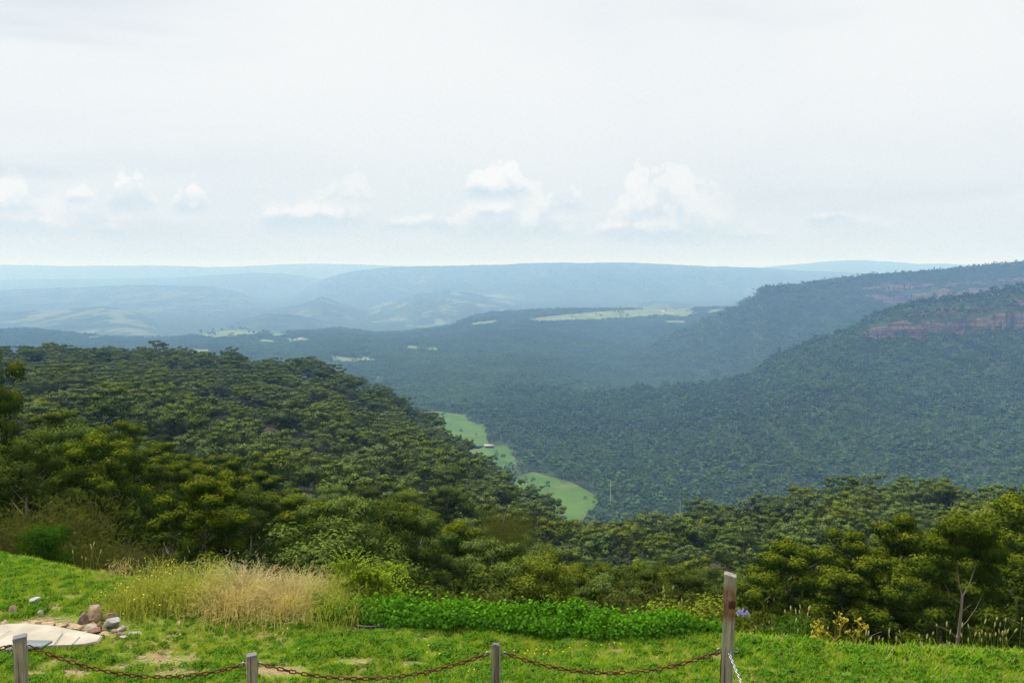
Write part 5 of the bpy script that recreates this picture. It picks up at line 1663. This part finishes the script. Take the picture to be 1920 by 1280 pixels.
def eye_mesh():
    bm = bmesh.new()
    n, m_ = 14, 6
    for i in range(n):
        for j in range(m_):
            t, q = i * 2 * math.pi / n, j * 2 * math.pi / m_
            r = 0.020 + 0.0055 * math.cos(q)
            bm.verts.new((r * math.cos(t) + 0.03, 0.0055 * math.sin(q), r * math.sin(t)))
    bm.verts.ensure_lookup_table()
    for i in range(n):
        for j in range(m_):
            bm.faces.new([bm.verts[a] for a in (i * m_ + j, ((i + 1) % n) * m_ + j, ((i + 1) % n) * m_ + (j + 1) % m_, i * m_ + (j + 1) % m_)])
    me = bpy.data.meshes.new('eye bolt'); bm.to_mesh(me); bm.free(); me.materials.append(M_ZINC)
    for p in me.polygons: p.use_smooth = True
    return me
EYE = eye_mesh()
POSTS = {}
def post(key, u, v_top, w, d, rz, label, name='fence_post', slant=0.0, rnd=0.0, mt=None, lean=(0, 0), eyes=((-1, 0), (1, 0)), y=FY, ez=None):
    t = P(u, v_top, y)
    zg = float(z_near(t.x, y)) - 0.15
    h = t.z - zg
    e = empty(name, (t.x, y, zg), 0); tag(e, label, 'post')
    e.rotation_euler = (lean[0], lean[1], 0)
    if lean[1]: e.location.x -= math.tan(lean[1]) * h
    me = post_mesh(w, d, h, 0.007, slant, int(u) + 900, mt or M_WOOD, rnd)
    o = mobj('timber', me, e); o.rotation_euler = (0, 0, rz)
    POSTS[key] = (e, h)
    for sx, dz in eyes:
        q = mobj('eye_bolt', EYE, e)
        q.location = (sx * (w * 0.5 + 0.004), 0, (ez if ez else h - 0.105) + dz); q.rotation_euler = (0, 0, 0 if sx > 0 else math.pi)
    return e
post('a', 37, 1192, 0.125, 0.125, R(24), 'square weathered timber post before the concrete slab', slant=0.12)
post('b', 472, 1226, 0.105, 0.105, R(20), 'square dark-topped timber post between the two long sagging chains', slant=0.08)
post('c', 930, 1206, 0.105, 0.105, R(45), 'round-edged weathered timber post with lighter grain, next before the tall post', rnd=0.04)
post('0', -398, 1206, 0.12, 0.12, R(20), 'weathered timber post past the concrete slab at the far end of the chain')
def tall_post():
    t = P(1370, 1076, FY); foot = P(1361, 1290, FY)
    zg = float(z_near(t.x, FY)) - 0.15
    h = t.z - zg
    lean = math.atan2(t.x - foot.x, t.z - foot.z)
    e = empty('fence_post', (t.x - math.tan(lean) * h, FY, zg)); e.rotation_euler = (0, lean, 0)
    tag(e, 'tall leaning timber post with rust stains and a slanted top', 'post')
    me = post_mesh(0.118, 0.118, h, 0.006, -0.22, 977, M_WOODR)
    me.transform(Matrix.Translation((0, 0, 0)))
    o = mobj('timber', me, e); o.rotation_euler = (0, 0, R(-14))
    o.delta_location = (0, 0, 0)
    return e, h
TALL, TALL_H = tall_post()
# chains: catenary-like sag, every link its own part
def link_mesh(L, W, r, m_, mt):
    bm = bmesh.new()
    n, k = 20, 6
    pts = []
    s = (L - W) / 2
    for i in range(n):
        t = i * 2 * math.pi / n
        pts.append(((W / 2 - r) * math.cos(t) + (s if math.cos(t) > 0 else -s), (W / 2 - r) * math.sin(t)))
    pts = np.array(pts)
    for i in range(n):
        tx = pts[(i + 1) % n] - pts[i - 1]; tx /= np.linalg.norm(tx)
        nx = np.array([tx[1], -tx[0]])
        for j in range(k):
            q = j * 2 * math.pi / k
            bm.verts.new((pts[i][0] + nx[0] * r * math.cos(q), pts[i][1] + nx[1] * r * math.cos(q), r * math.sin(q)))
    bm.verts.ensure_lookup_table()
    for i in range(n):
        for j in range(k):
            bm.faces.new([bm.verts[a] for a in (i * k + j, ((i + 1) % n) * k + j, ((i + 1) % n) * k + (j + 1) % k, i * k + (j + 1) % k)])
    bmesh.ops.recalc_face_normals(bm, faces=bm.faces)
    me = bpy.data.meshes.new('link'); bm.to_mesh(me); bm.free(); me.materials.append(mt)
    for p in me.polygons: p.use_smooth = True
    return me
LINK = link_mesh(0.080, 0.046, 0.0075, 0, M_RUST)
LINKZ = link_mesh(0.040, 0.026, 0.0042, 0, M_ZINC)
def chain(p0, p1, sag, low_t, mesh, pitch, label, name='chain'):
    N = 400
    t = np.linspace(0, 1, N)
    p0, p1 = np.array(p0), np.array(p1)
    pts = p0 + (p1 - p0) * t[:, None]
    pts[:, 2] -= sag * 4 * t * (1 - t)
    seg = np.linalg.norm(np.diff(pts, axis=0), axis=1); s = np.concatenate([[0], seg.cumsum()])
    n = int(round(s[-1] / pitch))
    e = empty(name, tuple(p0)); tag(e, label, 'chain')
    for i in range(n):
        c = (i + 0.5) / n * s[-1]
        pc_ = np.array([np.interp(c, s, pts[:, k]) for k in range(3)])
        pa = np.array([np.interp(c - 0.01, s, pts[:, k]) for k in range(3)]); pb = np.array([np.interp(c + 0.01, s, pts[:, k]) for k in range(3)])
        d = Vector(pb - pa).normalized()
        q = d.to_track_quat('X', 'Z') @ Quaternion((1, 0, 0), R(52 if i % 2 else -38) + random.Random(i).uniform(-0.25, 0.25))
        o = mobj('link', mesh, e)
        o.location = Vector(pc_ - p0); o.rotation_mode = 'QUATERNION'; o.rotation_quaternion = q
    return e
c_a0, c_a1 = P(21, 1209, FY), P(55, 1209, FY)
c_b0, c_b1 = P(457, 1245, FY), P(487, 1243, FY)
c_c0, c_c1 = P(915, 1224, FY), P(946, 1223, FY)
c_d0 = P(1352, 1219, FY)
c_00 = P(-378, 1224, FY)
def sag_for(p, q, u_low, v_low):
    m_ = P(u_low, v_low, FY)
    t = (m_.x - p.x) / (q.x - p.x)
    z = p.z + (q.z - p.z) * t
    return (z - m_.z) / (4 * t * (1 - t))
chain(c_00, c_a0, 0.16, 0.5, LINK, 0.062, 'rusty chain running from the slab post out along the bank')
chain(c_a1, c_b0, sag_for(c_a1, c_b0, 290, 1268), 0.5, LINK, 0.062, 'rusty sagging chain between the slab post and the dark-topped post')
chain(c_b1, c_c0, sag_for(c_b1, c_c0, 700, 1271), 0.5, LINK, 0.062, 'rusty sagging chain between the dark-topped post and the round-edged post')
chain(c_c1, c_d0, sag_for(c_c1, c_d0, 1140, 1261), 0.5, LINK, 0.062, 'rusty sagging chain between the round-edged post and the tall post')
g0 = P(1367, 1224, FY - 0.085)
chain(g0, (2.42, 7.3, -4.15), 0.18, 0.5, LINKZ, 0.031, 'thin silver chain dropping from the tall post')
# the tall post's own fittings and the post that the silver chain runs to
for u, v, sx in ((1356, 1219, -1), (1381, 1218, 1)):
    q = mobj('eye_bolt', EYE, TALL)
    w_ = P(u, v, FY)
    q.location = (sx * 0.056, 0, w_.z - TALL.location.z); q.rotation_euler = (0, 0, 0 if sx > 0 else math.pi)
q = mobj('eye_bolt', EYE, TALL); q.location = (0.01, -0.058, g0.z - TALL.location.z); q.rotation_euler = (0, 0, -math.pi / 2)
zg = float(z_near(2.45, 7.2)) - 0.1
e = empty('fence_post', (2.45, 7.2, zg)); tag(e, 'weathered timber post at the near end of the silver chain', 'post')
hh = -4.05 - zg
mobj('timber', post_mesh(0.115, 0.115, max(hh, 0.3), 0.007, 0.1, 981, M_WOOD), e)

# ================================================================== built things in the distance
def building(name, u, v, y, zg, w, d, hw, hr, rz, wall, roof, label, cat, open_front=False):
    a, e_ = ray(u, v)
    e = empty(name, (a * y, y, zg), rz); tag(e, label, cat)
    g = Geo()
    if open_front:
        for px in np.linspace(-w / 2 + 0.3, w / 2 - 0.3, 4):
            for py in (-d / 2 + 0.3, d / 2 - 0.3):
                q = Geo(); q.box((px - 0.2, py - 0.2, -1), (px + 0.2, py + 0.2, hw)); mobj('column', q.mesh('column', [wall]), e)
        g.box((-w / 2, d / 2 - 0.6, -1), (w / 2, d / 2 - 0.3, hw))
    else:
        g.box((-w / 2, -d / 2, -1), (w / 2, d / 2, hw))
    mobj('wall', g.mesh('wall', [wall]), e)
    r = Geo(); o = 0.8
    for s in (-1, 1):
        r.add([(-w / 2 - o, s * (d / 2 + o), hw - 0.2), (w / 2 + o, s * (d / 2 + o), hw - 0.2), (w / 2 + o, 0, hw + hr), (-w / 2 - o, 0, hw + hr),
               (-w / 2 - o, s * (d / 2 + o), hw - 0.4), (w / 2 + o, s * (d / 2 + o), hw - 0.4), (w / 2 + o, 0, hw + hr - 0.2), (-w / 2 - o, 0, hw + hr - 0.2)],
              [(0, 1, 2, 3), (4, 7, 6, 5), (0, 4, 5, 1), (1, 5, 6, 2), (2, 6, 7, 3), (3, 7, 4, 0)])
    mobj('roof', r.mesh('roof', [roof]), e)
    return e
building('barn', 917, 839, 1700, FLOOR_Z + 1, 15, 9, 3.6, 2.2, R(-8), M_WALLD, M_ROOF, 'open barn with pale roof standing in the green paddock', 'barn', True)
for (u, v, lab) in [(1127, 590, 'white farmhouse on the long pale pasture beside a clump of trees'), (1243, 586, 'white farmhouse near the wooded end of the long pale pasture'), (1108, 592, 'small white shed on the open part of the long pale pasture'),
                    (565, 637, 'white house in the small clearing beyond the wooded ridge'), (262, 649, 'white house among the trees behind the ridge crest')]:
    h = march(u, v)
    if h:
        building('farmhouse', u, v, h[1], h[2] + 2, 17, 10, 5.0, 3.0, R(20 if u > 800 else -15), M_WHITE, M_ROOF if u < 1200 else M_WHITE, lab, 'house')
def utility_pole(u, v_top, y, label):
    t = P(u, v_top, y); zg = float(z_near(t.x, y))
    e = empty('utility_pole', (t.x, y, zg)); tag(e, label, 'pole')
    h = t.z - zg
    g = Geo(); g.tube([(0, 0, -0.5), (0, 0, h * 0.5), (0, 0, h)], [0.22, 0.2, 0.16], 7); mobj('pole', g.mesh('pole', [M_POLE]), e)
    g = Geo(); g.box((-1.5, -0.12, h - 0.9), (1.5, 0.12, h - 0.65)); mobj('crossarm', g.mesh('crossarm', [M_POLE]), e)
    for x_ in (-1.3, -0.5, 0.5, 1.3):
        g = Geo(); g.tube([(x_, 0, h - 0.66), (x_, 0, h - 0.5), (x_, 0, h - 0.35)], [0.08, 0.1, 0.05], 6); mobj('insulator', g.mesh('insulator', [M_WHITE]), e)
utility_pole(208, 716, 420, 'pale utility pole standing clear of the canopy on the broad left part of the hill')
utility_pole(551, 733, 400, 'utility pole among the gums in the middle of the wooded hill')
utility_pole(710, 774, 430, 'short-looking utility pole near the falling edge of the wooded hill')
# bleached dead trees on the valley floor
def dead_tree(u, v_top, y, zg, label, seed):
    rg = np.random.default_rng(seed)
    t = P(u, v_top, y)
    e = empty('dead_tree', (t.x, y, zg)); tag(e, label, 'tree')
    h = t.z - zg
    g = Geo(); g.tube(curve_pts((0, 0, -0.5), (rg.normal() * 0.5, 0, h), rg, 0.02, 6), np.linspace(0.55, 0.15, 6), 6); mobj('trunk', g.mesh('trunk', [M_DEAD]), e)
    for k in range(5):
        f = rg.uniform(0.5, 0.9); g = Geo()
        g.tube(curve_pts((0, 0, h * f), (rg.normal() * 2.0, rg.normal(), h * (f + 0.16)), rg, 0.1, 4), np.linspace(0.2, 0.06, 4), 4); mobj('limb', g.mesh('limb', [M_DEAD]), e)
dead_tree(1145, 898, 1270, float(max(z_plain(127, 1270), z_r1(127, 1270))), 'bleached dead trunk at the foot of the mountain beside the green paddock', 31)
dead_tree(1275, 938, 1130, float(max(z_plain(192, 1130), z_r1(192, 1130))), 'grey leafless tree among the valley gums past the paddock', 32)
# bare rock on the hill edge
def crag(u, v, y, w, h, label, seed):
    rg = np.random.default_rng(seed)
    t = P(u, v, y); e = empty('rock_outcrop', (t.x, y, t.z)); tag(e, label, 'rock')
    for k in range(7):
        bm = bmesh.new(); bmesh.ops.create_icosphere(bm, subdivisions=2, radius=1.0)
        for vt in bm.verts:
            c = np.array(vt.co); vt.co = Vector(c * (0.8 + 0.35 * rg.random()))
        me = bpy.data.meshes.new('boulder'); bm.to_mesh(me); bm.free(); me.materials.append(M_CLIFF)
        o = mobj('boulder', me, e); o.location = (rg.uniform(-w, w) * 0.5, rg.uniform(-2, 2), rg.uniform(-h, h * 0.4)); o.scale = (w * 0.28, w * 0.25, h * 0.45)
crag(1012, 1003, 372, 7, 8, 'orange-brown rock face showing at the falling edge of the wooded hill', 41)
crag(830, 856, 520, 8, 6, 'pale rock ledge showing between gums high on the hill edge', 42)
crag(1505, 1028, 190, 6, 2.5, 'grey rock slab showing above the bushy young gum', 43)
print('grass', N_GRASS)
